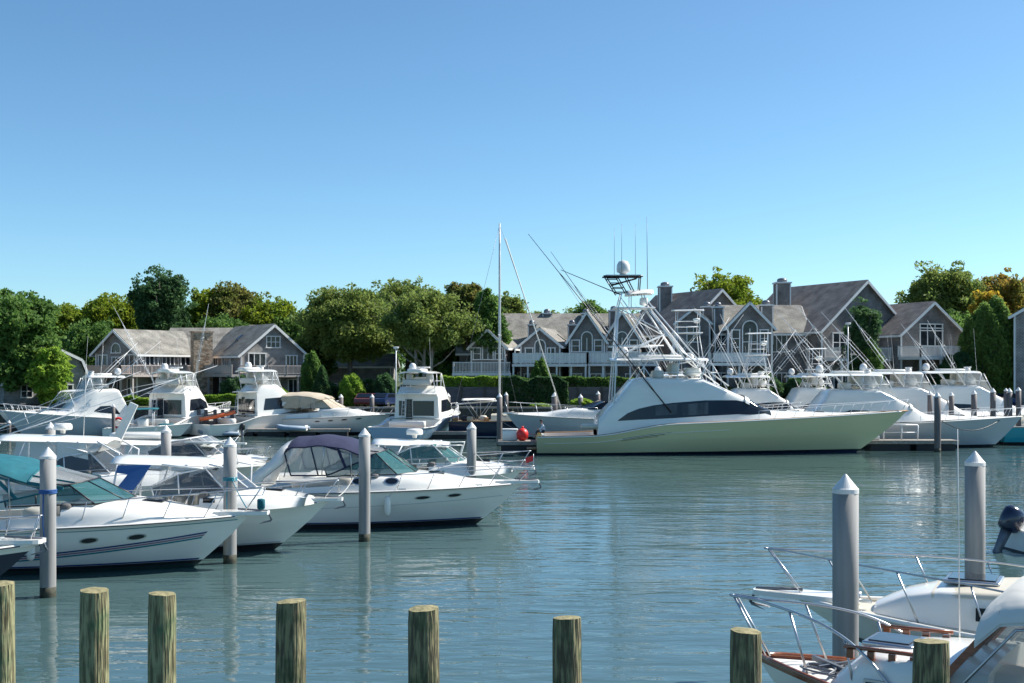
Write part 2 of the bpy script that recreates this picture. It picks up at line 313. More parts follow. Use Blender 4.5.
def bush(label, px, Y, top, wpx, lm, zg=1.7, cone=False, leaf=.11, name='bush', dens=1, group=None, cat='bush'):
    x = X(px, Y); H = Z(top, Y)-zg; Wd = wpx/F*Y; root = thing(name, label, cat, (x, Y, zg), 0, group)
    n = int(520*dens*max(1, Wd*H/6)); d = rng.normal(size=(n*8, 3)); d /= np.linalg.norm(d, axis=1)[:, None]
    rad = rng.uniform(.82, 1.0, n*8)+.06*np.sin(d[:, 0]*9+d[:, 2]*7)
    p = d*rad[:, None]
    if cone:
        u = rng.uniform(0, 1, n*8)**1.3; a = rng.uniform(0, 2*PI, n*8); rr = ((1-u)**.72)*(.9+.1*np.sin(a*5+u*9))*rng.uniform(.85, 1.05, n*8)
        rr = np.where(u < .12, rr*(.75+2*u), rr)
        p = np.stack([np.cos(a)*rr*Wd/2, np.sin(a)*rr*Wd/2, u*H], 1)
    else: p = p*np.array([Wd/2, Wd/2, H*.52])+np.array([0, 0, H*.48]); p = p[p[:, 2] > 0]
    link('foliage', leaf_mesh('foliage', p, leaf*1.35, LM[lm]), root)
    t = MB().tube([(0, 0, -.2), (0, 0, H*.5)], [.12, .05], 6)
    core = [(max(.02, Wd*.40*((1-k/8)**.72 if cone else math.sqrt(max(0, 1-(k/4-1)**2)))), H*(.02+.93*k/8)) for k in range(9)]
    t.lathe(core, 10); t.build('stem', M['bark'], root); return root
def hedge(label, px0, px1, Y, top, zg, d=1.2, lm='green', leaf=.12, dens=1, group=None, name='hedge', rough=.2):
    x0, x1 = X(px0, Y), X(px1, Y); H = Z(top, Y)-zg; L = x1-x0; root = thing(name, label, 'hedge', ((x0+x1)/2, Y, zg), 0, group)
    n = int(dens*170*(L*H+L*d)); u = rng.uniform(-.5, .5, n)*L; side = rng.uniform(0, 1, n) < H/(H+d)
    hh = H*(1+rough*(np.sin(u*1.3+px0)*.4+np.sin(u*3.1+1)*.25+np.sin(u*.5+2)*.35))
    y = np.where(side, -d/2+np.abs(rng.normal(size=n))*.12, rng.uniform(-.5, .5, n)*d); z = np.where(side, rng.uniform(0, 1, n)*hh, hh-np.abs(rng.normal(size=n))*.14)
    y = y+.12*np.sin(u*2.3+z*3)
    link('foliage', leaf_mesh('foliage', np.stack([u, y, z], 1), leaf*1.35, LM[lm]), root)
    MB().box((0, .08, H*.42), (L*.98, d*.75, H*.8)).build('branches', M['bark'], root); return root

# ------------------------------------------------------------------ houses
class Wing:
    def __init__(s, root, ox, oy, rot, W, D, z0, ze, zr, wall='wall', roof='roof', over=.45, gable='wall', back=True):
        s.root = root; s.M = Matrix.Translation((ox, oy, 0)) @ Matrix.Rotation(rot, 4, 'Z'); s.W, s.D, s.z0, s.ze, s.zr = W, D, z0, ze, zr
        w = W/2; d = D/2; P = lambda *p: s.M @ Vector(p)
        b = MB(); b.prism([P(-w, -d, z0), P(w, -d, z0), P(w, -d, ze), P(0, -d, zr), P(-w, -d, ze)], s.M.to_3x3() @ Vector((0, D, 0)))
        b.build('wall', M[wall], root)
        sl = (zr-ze)/w; r = MB(); tr = MB(); th = .16
        for sg in (-1, 1):
            e = (sg*(w+over), ze-over*sl); hi = (0, zr)
            q = [P(e[0], -d-over, e[1]+.03), P(0, -d-over, zr+.03), P(0, d+over, zr+.03), P(e[0], d+over, e[1]+.03)]
            r.prism(q, (0, 0, th))
            tr.bar(P(e[0], -d-over-.03, e[1]-.03), P(0, -d-over-.03, zr-.03), .1, .25)
            tr.bar(P(e[0]+sg*.03, -d-over, e[1]+.0), P(e[0]+sg*.03, d+over, e[1]+.0), .1, .22)
            tr.bar(P(sg*(w-.06), -d-.02, z0), P(sg*(w-.06), -d-.02, ze-.05), .16, .1)
        r.build('roof', M[roof], root); tr.build('trim', M['trim'], root)
    def face(s, f):
        if f == 'front': return s.M @ Matrix.Translation((0, -s.D/2, 0))
        if f == 'right': return s.M @ Matrix.Translation((s.W/2, 0, 0)) @ Matrix.Rotation(PI/2, 4, 'Z')
        return s.M @ Matrix.Translation((-s.W/2, 0, 0)) @ Matrix.Rotation(-PI/2, 4, 'Z')
    def win(s, f, u, z, w, h, nx=2, ny=1, arch=False, glass='glass', name='window', fr=.11): window(s.root, s.face(f), u, z, w, h, nx, ny, arch, glass, name, fr)
def window(root, Mf, u, z, w, h, nx=2, ny=1, arch=False, glass='glass', name='window', fr=.11):
    b = MB(); f = fr; y = -.05
    b.box((u-w/2, y, z+h/2), (f, .12, h+f), 0, Mf); b.box((u+w/2, y, z+h/2), (f, .12, h+f), 0, Mf)
    b.box((u, y-.01, z), (w+f*2, .16, f), 0, Mf)
    if not arch: b.box((u, y-.005, z+h), (w+f*1.6, .13, f), 0, Mf)
    for i in range(1, nx): b.box((u-w/2+w*i/nx, y+.005, z+h/2), (f*.7, .1, h-f*1.05), 0, Mf)
    for j in range(1, ny): b.box((u, y+.008, z+h*j/ny), (w-f*1.05, .09, f*.6), 0, Mf)
    poly = [Vector((u-w/2, -.02, z)), Vector((u+w/2, -.02, z))]
    if arch:
        n = 12; top = [(u+w/2*math.cos(PI*k/n), z+h+arch*math.sin(PI*k/n)) for k in range(n+1)]
        for k in range(n): b.bar(Mf @ Vector((top[k][0], y, top[k][1])), Mf @ Vector((top[k+1][0], y, top[k+1][1])), .11, f)
        poly += [Vector((a, -.02, c)) for a, c in top]
    else: poly += [Vector((u+w/2, -.02, z+h)), Vector((u-w/2, -.02, z+h))]
    o = b.build(name, M['trim'], root)
    MB().prism([Mf @ p for p in poly], Mf.to_3x3() @ Vector((0, .015, 0))).build('pane', M[glass], o)
def chimney(root, x, y, z0, z1, w, d, m='walld', capm='black', rot=0, flue=True):
    z1 -= .75 if flue else .2; Mx = Matrix.Translation((x, y, 0)) @ Matrix.Rotation(rot, 4, 'Z'); b = MB()
    b.box((0, 0, (z0+z1)/2), (w, d, z1-z0), 0, Mx)
    for sx in (-1, 1):
        for sy in (-1, 1):
            if m != 'stone': b.box((sx*(w/2-.04), sy*(d/2-.04), (z0+z1)/2-.06), (.13, .13, z1-z0-.14), 1, Mx)
    b.box((0, 0, z1+.06), (w+.24, d+.24, .16), 1 if m != 'stone' else 0, Mx)
    o = b.build('chimney', [M[m], M['trim']], root)
    if flue:
        c = MB().lathe([(w*.36, 0), (w*.36, .28), (w*.28, .42), (w*.1, .5)], 12, (0, 0, 0)); c.v = [tuple(Mx @ Vector((a, b_, cc+z1+.14))) for a, b_, cc in c.v]; c.build('flue_cap', M['gpipe'], o)
def deck(root, Mx, x0, x1, y0, y1, z, rail=1.0, solid=False, m='trim', zg=0, posts=4, fm=None, sides=True):
    b = MB(); b.box(((x0+x1)/2, (y0+y1)/2, z-.14), (x1-x0, y1-y0, .28), 0, Mx); o = b.build('deck', M[fm or m], root)
    r = MB(); segs = [((x0, y0), (x1, y0))]
    if sides: segs += [((x0, y0), (x0, y1)), ((x1, y0), (x1, y1))]
    for (a, c) in segs:
        A = Vector((*a, z)); C_ = Vector((*c, z)); L = (C_-A).length
        for zz, hh in ((rail, .09), (.12, .07)): r.bar(Mx @ (A+Vector((0, 0, zz))), Mx @ (C_+Vector((0, 0, zz))), .09, hh)
        n = max(1, int(L/(.16 if not solid else .5)))
        for i in range(n+1):
            p = A.lerp(C_, i/n); r.bar(Mx @ p, Mx @ (p+Vector((0, 0, rail))), .05 if not solid else .06, .05)
        n2 = max(1, int(L/2.2))
        for i in range(n2+1):
            p = A.lerp(C_, i/n2); r.bar(Mx @ p, Mx @ (p+Vector((0, 0, rail+.1))), .13, .13)
        if solid:
            nb = max(1, int(L/.17)); 
            for i in range(nb):
                p = A.lerp(C_, (i+.5)/nb)
                r.bar(Mx @ (p+Vector((0, 0, .17))), Mx @ (p+Vector((0, 0, rail-.06))), .155 if abs(A.x-C_.x) > abs(A.y-C_.y) else .02, .02 if abs(A.x-C_.x) > abs(A.y-C_.y) else .155)
    r.build('railing', M[m], o)
    for i in range(posts):
        p = MB(); xx = x0+.15+(x1-x0-.3)*i/max(1, posts-1); p.box((xx, y0+.2, (zg+z-.28)/2), (.18, .18, z-.28-zg), 0, Mx); p.build('post', M[m], root)
I4 = Matrix.Identity(4)

# left house: two wings, a stone chimney and a long deck
Yh = 134; lx = lambda px: X(px, Yh)-X(195, Yh)
h = thing('shingle_house', 'weathered shingle house with a wide stone chimney and long deck between two gables', 'house', (X(195, Yh), Yh, 2.6))
z = lambda py: Z(py, Yh)-2.6
def zz(py): return Z(py, Yh)-2.6
zr1, ze1 = zz(331), zz(353)
w1 = Wing(h, lx(143), 2.2, R(-33), 7.0, 9.0, -.5, ze1, zr1)
w2 = Wing(h, lx(250), 2.2, R(36), 7.6, 10.0, -.5, zz(354), zz(326))
w3 = Wing(h, lx(198), 7.5, R(90), 8, 9.5, -.5, zz(349), zz(327))
w4 = Wing(h, lx(208), 13, R(90), 6, 6.5, -.5, zz(332), zz(322))
w1.win('front', 0, zz(368), 1.35, 1.2, 2, 1, name='window'); w1.win('front', 0, zz(353.2), 1.5, .35, 2, 1, arch=.75)
w1.win('front', -2.2, zz(369), 1.5, 1.55, 2, 1, glass='curt'); w1.win('front', 2.25, zz(369), 1.6, 1.55, 2, 1, glass='curt')
w1.win('right', -2.9, zz(369), 1.2, 1.5, 2); w1.win('right', -.6, zz(369), 2.3, 1.5, 4, glass='curt'); w1.win('right', 2.2, zz(369), 1.4, 1.5, 2)
w2.win('front', 0, zz(348), 1.6, 1.25, 3, 2); w2.win('front', -1.9, zz(369), 2.0, 1.7, 3); w2.win('front', 2.2, zz(369), 1.3, 1.5, 3)
w2.win('left', 1.2, zz(369), 2.2, 1.5, 4); w2.win('left', -1.8, zz(369), 1.2, 1.5, 2, glass='curt')
for u in (-2.2, .2, 2.4): w1.win('front', u, .1, 1.0, 1.9, 2, glass='curt' if u > 0 else 'glass', name='window'); w2.win('front', u, .1, 1.2, 1.8, 2)
w1.win('right', 0, .1, 1.2, 1.9, 2); w2.win('left', 0, .3, 1.2, 1.6, 2); w2.win('left', 3, .3, 1.2, 1.6, 2)
chimney(h, lx(203), -.6, -.4, zz(331), 2.1, 1.5, 'stone', flue=False, rot=R(28))
for wg, (a, c) in ((w1, (-4.4, 3.6)), (w2, (-3.9, 4.9))):
    d = wg.D/2
    deck(h, wg.M, a, c, -d-2.4, -d, zz(374.5), .95, True, 'deckwood', -.4, 4, sides=True)
d = w1.D/2; deck(h, w1.M @ Matrix.Rotation(PI/2, 4, 'Z'), -6.8, 3.0, -w1.W/2-2.0, -w1.W/2, zz(374.2), .95, True, 'deckwood', -.4, 4, sides=False)
deck(h, w2.M @ Matrix.Rotation(-PI/2, 4, 'Z'), -3.0, 7.3, -w2.W/2-2.0, -w2.W/2, zz(374.2), .95, True, 'deckwood', -.4, 4, sides=False)
for wg, sgn in ((w2, -1),):
    Mf = wg.M @ Matrix.Translation((sgn*wg.W*.25, 0, (wg.ze+wg.zr)/2+.22)) @ Matrix.Rotation(sgn*math.atan2(wg.zr-wg.ze, wg.W/2)*-1*-1, 4, 'Y')
    b = MB().box((0, -.5, .05), (1.0, .8, .16), 0, Mf).box((0, -.5, .15), (.8, .6, .05), 1, Mf); b.build('skylight', [M['gpipe'], M['glass']], h)

# small gambrel cottage half hidden at the far left
Yg = 128; h = thing('gambrel_cottage', 'small gambrel roofed shingle cottage half hidden by the leftmost tree', 'house', (X(62, Yg), Yg, 2.4))
g = [(-4.2, 0), (4.2, 0), (4.2, 2.2), (3.3, 4.4), (0, 6.0), (-3.3, 4.4), (-4.2, 2.2)]
Mg = Matrix.Rotation(R(35), 4, 'Z'); xo = -2.5
MB().prism([Mg @ Vector((a+xo, -4, c-.4)) for a, c in g], Mg.to_3x3() @ Vector((0, 8, 0))).build('wall', M['wall'], h)
rf = MB(); tr = MB()
pr = [(4.5, 1.9), (3.45, 4.55), (0, 6.2), (-3.45, 4.55), (-4.5, 1.9)]
for (a, c), (e, f) in zip(pr, pr[1:]):
    rf.prism([Mg @ Vector((a+xo, -4.3, c-.4)), Mg @ Vector((e+xo, -4.3, f-.4)), Mg @ Vector((e+xo, 4.3, f-.4)), Mg @ Vector((a+xo, 4.3, c-.4))], (0, 0, .15))
    tr.bar(Mg @ Vector((a+xo, -4.34, c-.45)), Mg @ Vector((e+xo, -4.34, f-.45)), .08, .26)
rf.build('roof', M['roof'], h); tr.build('trim', M['trim'], h)
for u, z0 in ((-2+xo, .3), (2+xo, .3), (xo, 3.0)): window(h, Mg @ Matrix.Translation((0, -4, 0)), u, z0, 1.1, 1.3, 2, 2)
# low house behind the central trees
Yq = 150; h = thing('low_house', 'low pale house seen under the crown of the big central trees', 'house', (X(345, Yq), Yq, 3.1))
wq = Wing(h, 0, 0, R(90), 7, 12, -.5, Z(366, Yq)-3.1, Z(355, Yq)-3.1, 'wall', 'roof')
for u in (-3.5, -1, 2, 4): wq.win('left', u, -.1, 1.1, .9, 2, glass='curt')

# condominium row in the middle
Yc = 139; cx = 555; h = thing('shingle_row_house', 'long row of shingle townhouses with four small gables and white decks behind the mast', 'house', (X(cx, Yc), Yc, 3.2))
L = lambda px, dy=0: X(px, Yc+dy)-X(cx, Yc); zc = lambda py, dy=0: Z(py, Yc+dy)-3.2
wm = Wing(h, (L(462, 7)+L(668, 7))/2, 7, R(90), 14, L(668, 7)-L(462, 7), -.6, zc(352), zc(315, 7), 'walld', 'roof')
gabs = [(497, 480, 514, 331, 347), (547, 528, 567, 330, 346), (590, 573, 607, 314, 340), (624, 607, 641, 314, 340)]
for i, (ap, l, r, ta, te) in enumerate(gabs):
    wgt = (r-l)/F*Yc; dy = -1.5 if i < 2 else -2.2
    g1 = Wing(h, L((l+r)/2, dy), dy, R(-12 if i < 2 else -8), wgt, 9, -.6, zc(te, dy), zc(ta, dy), 'walld', 'roof', .35)
    zb = zc(360 if i < 2 else 352.5, dy); g1.win('front', 0, zb, 1.2, 1.6, 2, 1, arch=.62, glass='curt' if i % 2 else 'glass')
    g1.win('front', -1.25, zb, .85, 1.3, 1, 2); g1.win('front', 1.25, zb, .85, 1.3, 1, 2)
    for u in (-1.2, 1.0): g1.win('front', u, .2, 1.2, 1.7, 2)
for (px, t, bt, dy, wd) in ((487, 322, 345, 2, .8), (532, 319, 345, 2, .95), (547, 308, 322, 7, 1.1), (572, 319, 345, 1, .95), (586, 308, 335, 6, 1.1), (614, 305, 335, 4, 1.2)):
    chimney(h, L(px, dy), dy, zc(bt+8, dy), zc(t, dy), wd, wd, 'walld')
for (a, c, zt, dy) in ((452, 512, 373, -8.2), (512, 588, 364, -8.6), (588, 660, 363.5, -8.2)):
    deck(h, I4, L(a, dy), L(c, dy)-.1, dy-.0, dy+4.2, zc(zt, dy), 1.15, c != 512, 'trim', -.6, 6)
b = MB()
for px in (515, 550, 588, 626): b.box((L(px, -4), -4, zc(356, -4)), (.12, 5.0, 1.9))
b.build('privacy_screen', M['trim'], h)
for px in (470, 520, 600, 640): window(h, Matrix.Translation((0, -.02, 0)), L(px, 0), .2, 1.6, 1.9, 2)
# right-hand pair of big gables
def big(label, name, px0, Y, specs):
    h = thing(name, label, 'house', (X(px0, Y), Y, 3.0)); return h
Yr = 131
h = thing('shingle_town_house', 'tall dark shingle house with a steep blank gable above the green yacht tower', 'house', (X(680, 138), 138, 3.0)); Lr = lambda px, dy=0: X(px, 138+dy)-X(680, 138); zz = lambda py, dy=0: Z(py, 138+dy)-3
wa = Wing(h, Lr(688, 3), 3.4, R(26), 10.5, 13, -.6, zz(333, -1), zz(291, -1), 'walld', 'roofd', .4)
chimney(h, Lr(665, 5), 5, zz(310), zz(281, 5), 1.5, 1.5, 'walld'); chimney(h, Lr(707, -5.5), -5.5, -.5, zz(301, -5), 1.1, 1.1, 'walld')
wb = Wing(h, Lr(698, -6), -4.6, R(-14), 3.6, 6, -.6, zz(322, -8), zz(309, -8), 'walld', 'roof', .3); wb.win('front', 0, zz(342, -8), 1.4, 1.7, 2, 2); wb.win('front', 0, .5, 1.4, 1.7, 2, 2)
for u in (-3.2, -1.2): wa.win('front', u, zz(362), 1.2, 1.6, 2)
h = thing('shingle_town_house', 'large shingle house with tall arched window gable and wide brown roof beside dark pine', 'house', (X(790, Yr), Yr, 3.0)); Lr = lambda px, dy=0: X(px, Yr+dy)-X(790, Yr); zz = lambda py, dy=0: Z(py, Yr+dy)-3
wa = Wing(h, Lr(822, 4), 4.6, R(27), 12.2, 14, -.6, zz(330, -1), zz(282, -1), 'walld', 'roofd', .45)
wa.win('front', -3.6, zz(352, -2), 1.9, 2.0, 2, 2); wa.win('front', .9, zz(352, -2), 2.6, 2.0, 3, 1, glass='curt'); wa.win('front', 4.3, zz(351, -2), 1.2, 1.9, 2)
for u in (-3.6, 0, 3.5): wa.win('front', u, .2, 1.6, 1.8, 2)
wc = Wing(h, Lr(760, 0), 1.5, R(90), 8, 9, -.6, zz(333), zz(306, 0), 'walld', 'roof', .35)
wd = Wing(h, Lr(748, -3), -2.6, R(-7), 4.6, 7.5, -.6, zz(327, -4), zz(304, -4), 'walld', 'roof', .35)
wd.win('front', 0, zz(356, -5), 1.5, 2.9, 2, 2, arch=.75); wd.win('front', -1.45, zz(356, -5), .8, 2.7, 1, 3); wd.win('front', 1.45, zz(356, -5), .8, 2.7, 1, 3)
for px, w_ in ((724, 1.9), (779, 1.6)): window(h, Matrix.Translation((0, -2.52, 0)), Lr(px, -2.5), zz(352, -2.5), w_, 1.9, 3, 1); window(h, Matrix.Translation((0, -2.52, 0)), Lr(px, -2.5), .5, w_, 1.7, 3, 1)
chimney(h, Lr(782, 4), 4, zz(310), zz(277, 4), 1.6, 1.6, 'walld'); chimney(h, Lr(766, -2), -2, zz(345), zz(299, -2), 1.25, 1.25, 'walld'); chimney(h, Lr(718, -1), -1, zz(345), zz(301, -1), 1.0, 1.0, 'walld')
deck(h, wa.M, -5.6, 5.6, -9.6, -7, zz(358.5, -4), 1.1, False, 'trim', -.6, 5)
deck(h, I4, Lr(708, -6), Lr(762, -6), -8.6, -6.4, zz(363, -8), 1.0, True, 'trim', -.6, 3)
Ys = 129; h = thing('shingle_house', 'smaller dark shingle house with one wide white deck between the pine and round bush', 'house', (X(905, Ys), Ys, 2.8)); Lr = lambda px, dy=0: X(px, Ys+dy)-X(905, Ys); zz = lambda py, dy=0: Z(py, Ys+dy)-2.8
wa = Wing(h, Lr(897, 4), 4, R(22), 8.2, 11, -.6, zz(333, -1), zz(303, -1), 'walld', 'roofd', .5)
wa.win('front', -.1, zz(346, -1), 3.0, 1.9, 3, 1); wa.win('front', -.1, zz(333, -1)+.25, 3.0, .7, 3, 1)
chimney(h, Lr(920, 5), 5, zz(335), zz(304, 5), 1.7, 1.7, 'walld', flue=False)
deck(h, wa.M, -4.4, 6.4, -8.9, -5.5, zz(357, -4), 1.1, False, 'trim', -.6, 5)
MB().box((5.6, -5.2, zz(350, -2)), (2.6, .12, 2.0), 0, wa.M).build('privacy_screen', M['trim'], h)
for u in (-2, 1): wa.win('front', u, .2, 1.4, 1.7, 2)
Ye = 120; h = thing('shingle_house', 'shingle house end wall cut off by the right edge of the view', 'house', (X(1069, Ye), Ye, 2.0))
we = Wing(h, 0, 3, R(-25), 7.5, 9, -.5, Z(315, Ye)-2, Z(293, Ye)-2, 'wall', 'roof'); we.win('front', -1, 3.2, 1.2, 1.5, 2); we.win('left', 1, 3.0, 1.2, 1.5, 2)

# ------------------------------------------------------------------ retaining wall, hedges, plants
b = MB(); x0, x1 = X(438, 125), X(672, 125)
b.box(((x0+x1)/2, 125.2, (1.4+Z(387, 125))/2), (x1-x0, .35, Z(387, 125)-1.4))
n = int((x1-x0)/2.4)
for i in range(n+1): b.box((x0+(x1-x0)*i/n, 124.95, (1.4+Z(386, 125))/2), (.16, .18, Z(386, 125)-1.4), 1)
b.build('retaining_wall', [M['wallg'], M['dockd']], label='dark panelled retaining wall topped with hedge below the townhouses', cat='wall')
hedge('long bright clipped hedge on top of the dark retaining wall, left stretch', 440, 520, 125.8, 377.5, Z(388, 125.8), 1.1, 'bright')
hedge('dark ivy mass hanging over the retaining wall right of the mast', 502, 568, 124.7, 379, 1.7, .9, 'dark', dens=1.2, name='ivy')
hedge('long green hedge on the retaining wall behind the green yacht stern', 520, 668, 126.2, 378, Z(388, 126.2), 1.1, 'green')
hedge('sunlit low hedge in front of the left wing of the stone chimney house', 96, 166, 126, 398, 1.9, 1.4, 'bright', rough=.3)
hedge('sunlit low hedge below the stone chimney', 196, 262, 126, 395.5, 1.9, 1.4, 'bright', rough=.2)
hedge('dark shrub bank behind the parked cars in the middle', 330, 440, 127.5, 385, 2.2, 1.6, 'dark', rough=.4)
hedge('dark hedge behind the cars at the right edge', 930, 1040, 126, 376, 2.0, 1.5, 'dark', rough=.2)
hedge('dark hedge row below the left cottage', -20, 60, 124, 392, 1.7, 1.4, 'dark', rough=.4)
hedge('green hedge below the tall arched window house', 700, 860, 124, 388, 1.7, 1.4, 'green', rough=.35)
for a in ((322, 124, 366, 27, 'dark', True, 'dark cone shaped yew left of the big central trees'), (352, 123.5, 374, 26, 'bright', False, 'pale yellow green bush under the big central tree'), (385, 123, 374, 26, 'dark', False, 'round dark bush behind the blue transom boat'),
          (312, 126, 352, 22, 'green', False, 'tall leafy shrub at the right end of the deck house'), (959, 123, 353, 44, 'dark', False, 'big round clipped dark bush below the right hand deck'), (582, 121, 399, 24, 'bright', False, 'bright green shrub behind pilings near the green yacht stern'),
          (540, 121, 404, 20, 'bright', False, 'low bright weeds at the wall foot right of the mast'), (610, 121, 402, 16, 'green', False, 'small green shrub close to the green yacht cabin'), (541, 127, 359, 20, 'green', False, 'leafy shrub standing in front of the townhouse deck'),
          (262, 125, 392, 14, 'green', False, 'small shrub beside the stone chimney hedge'), (182, 127, 372, 22, 'dark', False, 'dark shrub at the foot of the stone chimney'), (280, 124, 388, 22, 'bright', False, 'bright shrub behind the flybridge cruiser'),
          (55, 123, 385, 30, 'bright', False, 'bright shrub under the leftmost tree'), (85, 122.5, 394, 22, 'green', False, 'low shrub right of the gambrel cottage'), (1008, 122, 387, 34, 'bright', False, 'bright bush behind the pilings at the right edge'),
          (760, 122, 372, 46, 'dark', False, 'dark bush below the arched window gable'), (800, 122, 376, 34, 'dark', False, 'dark bush below the white balustrade deck'), (240, 128, 375, 40, 'dark', False, 'dark foundation planting beside the stone chimney')):
    bush(a[6], a[0], a[1], a[2], a[3], a[4], cone=a[5])
bush('tall green arborvitae, the broader one right of the round bush', 994, 123, 298, 46, 'arb', cone=False, leaf=.13, name='arborvitae', dens=.55, cat='tree')
bush('tall green arborvitae, the narrower one left of the broad one', 976, 125, 312, 34, 'arb', cone=False, leaf=.13, name='arborvitae', dens=.55, cat='tree')
T = tree
T('broad dark green tree at the far left overhanging the cottage', 12, 122, 283, 110, 'green', 1.8, .12, 8)
T('bright green tree between the leftmost tree and the gambrel cottage', 48, 121, 345, 44, 'bright', 1.7, .1, 6, cr=.7)
T('yellow green maple left of the tall dark tree, nearest the left edge', 72, 152, 296, 92, 'yel', 3.2, .1); T('yellow green maple behind the left gable of the deck house', 108, 152, 292, 92, 'yel', 3.2, .1); T('darker maple just left of the tall dark tree', 140, 156, 298, 70, 'olive', 3.2, .1)
T('tall dark green round crowned tree rising behind the deck house', 160, 146, 263, 66, 'dark', 3.1, .25, 9, cr=.8, leaf=.17)
T('olive maple right of the tall dark tree', 205, 154, 286, 74, 'yel', 3.2, .1); T('rust tinged maple behind the stone chimney', 236, 154, 281, 84, 'rust', 3.2, .1); T('gold green maple above the right gable of the deck house', 268, 152, 296, 76, 'yel', 3.2, .1); T('dark maple left of the big central trees', 293, 150, 310, 52, 'green', 3.1, .1)
T('big spreading dark tree, left one of the central pair', 350, 138, 285, 118, 'olive', 2.9, .3, 9, leaf=.18)
T('big spreading olive tree behind the central pair', 408, 148, 277, 140, 'olive', 3.1, .3, 9, leaf=.18)
T('pale trunked spreading tree with bare lower limbs, right one of the central pair', 424, 130, 291, 100, 'olive', 2.6, .42, 9, bark='barkp', trunks=3, leaf=.16)
T('slender rust tinged tree left of the sailboat mast', 469, 140, 279, 56, 'rust', 2.9, .3, 7, cr=.75, dens=.8); T('thin tall tree beside the sailboat mast', 489, 134, 288, 42, 'green', 2.8, .25, 6, cr=.65, dens=.7); T('olive tree behind the sailboat mast', 508, 158, 291, 54, 'olive', 3.2, .2)
T('far tree above the townhouse roofs, left of the first outrigger', 533, 172, 305, 52, 'olive', 3.4, .1); T('far tree low above the middle of the townhouse roofs', 565, 175, 309, 52, 'olive', 3.4, .1); T('far dark tree above the townhouse chimneys', 594, 172, 300, 56, 'green', 3.4, .1)
T('sunlit yellow green tree between the two big right hand roofs', 727, 160, 262, 84, 'yel', 3.2, .2, 9, leaf=.2)
T('dark pine in front of the right hand houses', 863, 121, 297, 38, 'dark', 1.8, .05, 6, cr=.6, leaf=.12, name='pine_tree', flat=.5); T('small bright tree at the foot of the dark pine', 872, 120, 343, 20, 'green', 1.8, .1, 5, cr=.5, leaf=.12)
T('tall spreading green tree behind the small deck house', 940, 146, 259, 92, 'olive', 3.1, .2, 10, leaf=.19); T('autumn orange tree at the right edge', 1000, 148, 267, 76, 'orange', 3.1, .2, 8, leaf=.18, dens=.8); T('golden tree crown just above the arborvitae', 990, 138, 287, 46, 'gold', 2.9, .3, 6, cr=.7, dens=.8); T('green tree behind the round clipped bush', 955, 133, 312, 50, 'green', 2.8, .1, 7)
T('lower green tree filling in between the two left maples', 92, 140, 318, 60, 'green', 2.9, .05); T('dark green tree low behind the stone chimney', 222, 146, 312, 70, 'green', 3, .05); T('dark tree between the deck house and the central trees', 312, 142, 330, 40, 'green', 2.9, .05); T('dark tree low behind the bare trunks', 440, 142, 330, 70, 'green', 2.9, .05)
T('tree beyond the gap left of the tall brown roof', 640, 176, 312, 50, 'green', 3.4, .1)
pts = ell((0, 0, 3.5), (150, 8, 4.6), 1900, .3, -.6); MBp = clump_pts(pts, 1.5, 34)
link('far_wood', leaf_mesh('far_wood', MBp, .34, LM['green']), kind='stuff', loc=(0, 205, 3.2))
# cars, lamp, small shore things
def car(label, px, Y, rz, body):
    t = thing('parked_car', label, 'car', (X(px, Y), Y, 1.72), rz, 'cars parked on the far shore')
    prof = [(-2.2, .35), (2.2, .35), (2.25, .6), (2.1, .85), (1.1, .95), (.5, 1.42), (-1.2, 1.45), (-1.9, 1.0), (-2.2, .9), (-2.28, .6)]
    b = MB(); b.loft([[Vector((x, y*(1-.12*max(0, (zz-.9)/.55)), zz)) for x, zz in prof] for y in (-.9, -.86, .86, .9)][0:4], 0, False, True); b.build('body', body, t)
    gl = MB()
    for sy in (-1, 1): gl.prism([(.95, sy*.86, 1.0), (.47, sy*.83, 1.36), (-1.15, sy*.83, 1.38), (-1.7, sy*.86, 1.02)], (0, sy*.03, 0))
    gl.prism([(1.08, -.75, .99), (1.08, .75, .99), (.56, .68, 1.38), (.56, -.68, 1.38)], (.03, 0, .02)); gl.prism([(-1.86, -.75, 1.03), (-1.86, .75, 1.03), (-1.28, .68, 1.4), (-1.28, -.68, 1.4)], (-.03, 0, .02))
    gl.build('car_window', M['dark'], t)
    for sx in (-1.4, 1.4):
        for sy in (-.82, .82):
            q = MB().tube([(sx, sy-.1, .25), (sx, sy+.1, .25)], .34, 16); wo = q.build('wheel', M['tyre'], t); MB().tube([(sx, sy-.105, .34), (sx, sy+.105, .34)], .2, 12).build('rim', M['steel'], wo)
    for sy in (-.6, .6): MB().box((2.2, sy, .68), (.1, .35, .14)).build('headlight', M['clr'], t)
car('maroon car parked behind the pilings left of the blue transom boat', 369, 121.5, R(80), M['carred']); car('dark blue car parked beside the maroon car', 385, 121.8, R(75), M['carblu'])
car('black car parked under the round clipped bush', 974, 121.0, R(85), M['carblk']); car('dark blue car parked near the right edge hedge', 1004, 121.5, R(80), M['carblu'])
def lamp(label, px, Y, top, zg):
    t = thing('street_lamp', label, 'lamp', (X(px, Y), Y, zg)); H = Z(top, Y)-zg
    MB().tube([(0, 0, -.2), (0, 0, H-.2)], [.07, .05], 8).build('post', M['alu'], t); MB().rbox((0, 0, H-.08), (.5, .36, .22), .05).build('lamp_head', M['cap'], t)
lamp('white lamp post standing left of the dark pine', 848, 118.9, 323, 1.5); lamp('thin white pole before the pale trunked tree', 396, 119.5, 347, 1.6)
